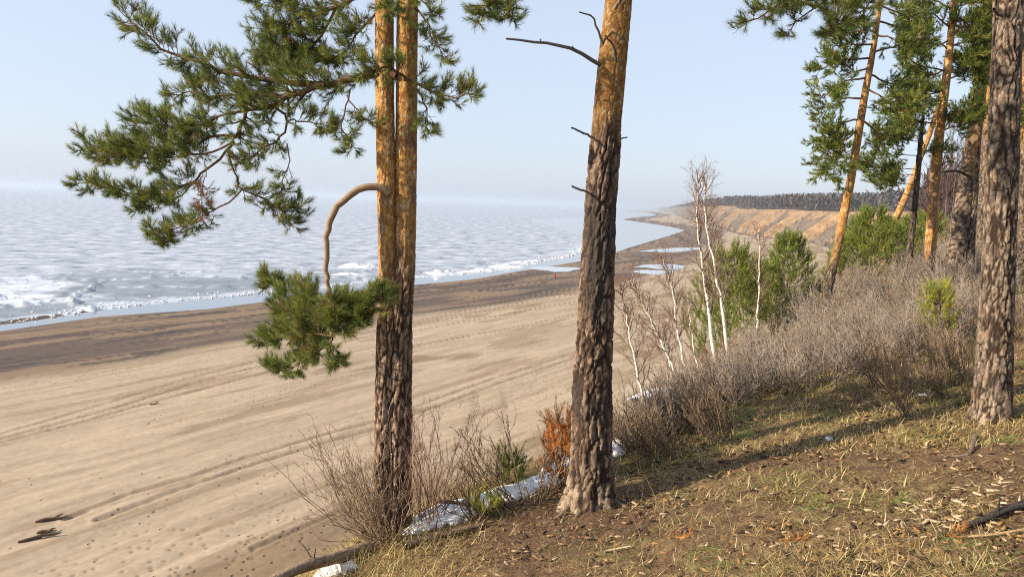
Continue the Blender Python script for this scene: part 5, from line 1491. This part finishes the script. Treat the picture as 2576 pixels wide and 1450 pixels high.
# rubbish
M['plastic'], n_, l_, b_ = new_mat('white_plastic'); b_.inputs['Base Color'].default_value = (0.5, 0.52, 0.56, 1); b_.inputs['Roughness'].default_value = 0.4
def crumple(p, s, label, name, flat=1.0):
    n, m = 10, 14
    a, b = np.meshgrid(np.linspace(0, np.pi, n), np.arange(m) * 2 * np.pi / m, indexing='ij')
    r = 1 + 0.45 * (rng.random((n, m)) - 0.5)
    V = np.stack([r * np.sin(a) * np.cos(b) * s, r * np.sin(a) * np.sin(b) * s * 0.8, r * np.cos(a) * s * flat], -1).reshape(-1, 3)
    i = np.arange(n * m).reshape(n, m); j = np.roll(i, -1, 1)
    F = np.stack([i[:-1], j[:-1], j[1:], i[1:]], -1).reshape(-1, 4)
    tag(mesh_obj(name, V + p + [0, 0, s * flat * 0.7], F, M['plastic'], org=p), label, 'litter')
crumple(hit(2085, 1108), 0.05, 'crumpled white plastic bag under the bush left of the right-hand pine', 'plastic_bag', 0.6)
crumple(hit(2322, 994), 0.08, 'flat white paper scrap on the slope left of the right-hand pine', 'paper_scrap', 0.15)
crumple(hit(2412, 940), 0.07, 'small white scrap close to the right-hand pine, higher up', 'paper_scrap', 0.4)

# ------------------------------------------------------------------ people on the beach
def person(px, py, h, jacket, trousers, label, face=0.0):
    p = on_beach(px, py)
    t = thing('person', p, label, 'person')
    k = h / 1.75
    J = [(0, 0, 0.95, 0.13), (0, 0, 1.15, 0.125), (0, 0, 1.38, 0.15), (0, 0, 1.50, 0.065), (0, 0.01, 1.57, 0.075), (0, 0.01, 1.66, 0.098), (0, 0, 1.74, 0.06),
         (0.10, 0, 0.90, 0.095), (0.11, 0.10, 0.50, 0.068), (0.11, 0.02, 0.08, 0.045), (0.11, 0.14, 0.04, 0.035),
         (-0.10, 0, 0.90, 0.095), (-0.11, -0.08, 0.50, 0.068), (-0.11, -0.22, 0.10, 0.045), (-0.11, -0.10, 0.04, 0.035),
         (0.19, 0, 1.40, 0.065), (0.25, -0.04, 1.14, 0.05), (0.26, 0.06, 0.90, 0.04), (0.26, 0.1, 0.81, 0.035),
         (-0.19, 0, 1.40, 0.065), (-0.25, 0.02, 1.14, 0.05), (-0.26, 0.10, 0.92, 0.04), (-0.26, 0.14, 0.83, 0.035)]
    E = [(0, 1), (1, 2), (2, 3), (3, 4), (4, 5), (5, 6), (0, 7), (7, 8), (8, 9), (9, 10), (0, 11), (11, 12), (12, 13), (13, 14), (2, 15), (15, 16), (16, 17), (17, 18), (2, 19), (19, 20), (20, 21), (21, 22)]
    me = bpy.data.meshes.new('body')
    me.from_pydata([(x * k, y * k, z * k) for x, y, z, r in J], E, [])
    o = bpy.data.objects.new('body', me); C.objects.link(o); o.parent = t
    sk = o.modifiers.new('skin', 'SKIN')
    for v, (x, y, z, r) in zip(me.skin_vertices[0].data, J):
        v.radius = (r * k, r * k * 0.85)
    me.skin_vertices[0].data[0].use_root = True
    ss = o.modifiers.new('sub', 'SUBSURF'); ss.levels = ss.render_levels = 1
    me.materials.append(cloth_split(trousers, h))
    # jacket: a hooded coat shell round the torso
    n, m = 9, 16
    zz = np.array([0.78, 0.86, 0.98, 1.12, 1.28, 1.40, 1.48, 1.54, 1.57]) * k
    rr = np.array([0.225, 0.22, 0.20, 0.20, 0.225, 0.225, 0.15, 0.11, 0.10]) * k
    th = np.arange(m) * 2 * np.pi / m
    V = np.stack([np.cos(th)[None] * rr[:, None] * 1.1, np.sin(th)[None] * rr[:, None] * 0.8, zz[:, None] + 0 * th[None]], -1).reshape(-1, 3)
    i = np.arange(n * m).reshape(n, m); j = np.roll(i, -1, 1)
    F = np.stack([i[:-1], j[:-1], j[1:], i[1:]], -1).reshape(-1, 4)
    c = np.tile(jacket, (len(V), 1))
    parts = [(V, F, c)]
    for sx in (1, -1):
        A = np.array([(0.17 * sx, 0, 1.43), (0.25 * sx, -0.02 * sx, 1.16), (0.265 * sx, 0.07, 0.93)]) * k
        V, F = tubes(resample(A, 6)[None], np.array([[0.095, 0.085, 0.08, 0.075, 0.07, 0.065]]) * k, 8)
        parts.append((V, F, np.tile(jacket, (len(V), 1))))
    V, F, c = join(parts)
    mesh_obj('jacket', V + p, F, M['cloth'], t, col=c, smooth=True)
    t.rotation_euler = (0, 0, face)
def cloth_split(tr, h):
    m, n, l, b = new_mat('body_cloth')
    tc = n.new('ShaderNodeTexCoord'); sp = n.new('ShaderNodeSeparateXYZ')
    l.new(tc.outputs['Object'], sp.inputs[0])
    gt = node(n, 'ShaderNodeMath', operation='GREATER_THAN'); gt.inputs[1].default_value = h * 0.83
    l.new(sp.outputs[2], gt.inputs[0])
    mx = node(n, 'ShaderNodeMix', data_type='RGBA')
    mx.inputs[6].default_value = (*tr, 1); mx.inputs[7].default_value = (0.10, 0.06, 0.045, 1)
    l.new(gt.outputs[0], mx.inputs[0]); l.new(mx.outputs[2], b.inputs['Base Color'])
    b.inputs['Roughness'].default_value = 0.9
    return m
person(1396, 703, 1.78, (0.62, 0.02, 0.03), (0.05, 0.05, 0.07), 'person in a red jacket walking alone on the wet sand', 0.4)
person(1553, 644, 1.75, (0.03, 0.03, 0.035), (0.03, 0.03, 0.035), 'person in dark clothes far along the water just right of the middle pine', -0.3)

# ------------------------------------------------------------------ haze
def haze():
    a, b, z0, z1 = -33000.0, 33000.0, -2.0, 52.0
    V = np.array([(x, y, z) for z in (z0, z1) for x, y in ((a, -700), (b, -700), (b, 33000), (a, 33000))], float)
    F = np.array([[0, 3, 2, 1], [4, 5, 6, 7], [0, 1, 5, 4], [1, 2, 6, 5], [2, 3, 7, 6], [3, 0, 4, 7]])
    m = bpy.data.materials.new('lake_haze'); m.use_nodes = True
    n = m.node_tree.nodes; n.clear()
    o = n.new('ShaderNodeOutputMaterial'); v = n.new('ShaderNodeVolumePrincipled')
    v.inputs['Color'].default_value = (0.55, 0.63, 0.73, 1)
    v.inputs['Density'].default_value = 0.00021
    v.inputs['Anisotropy'].default_value = 0.1
    m.node_tree.links.new(v.outputs[0], o.inputs['Volume'])
    ob = mesh_obj('haze', V, F, m)
    tag(ob, 'thin pale haze over the lake and far shore', 'haze', kind='stuff')
haze()
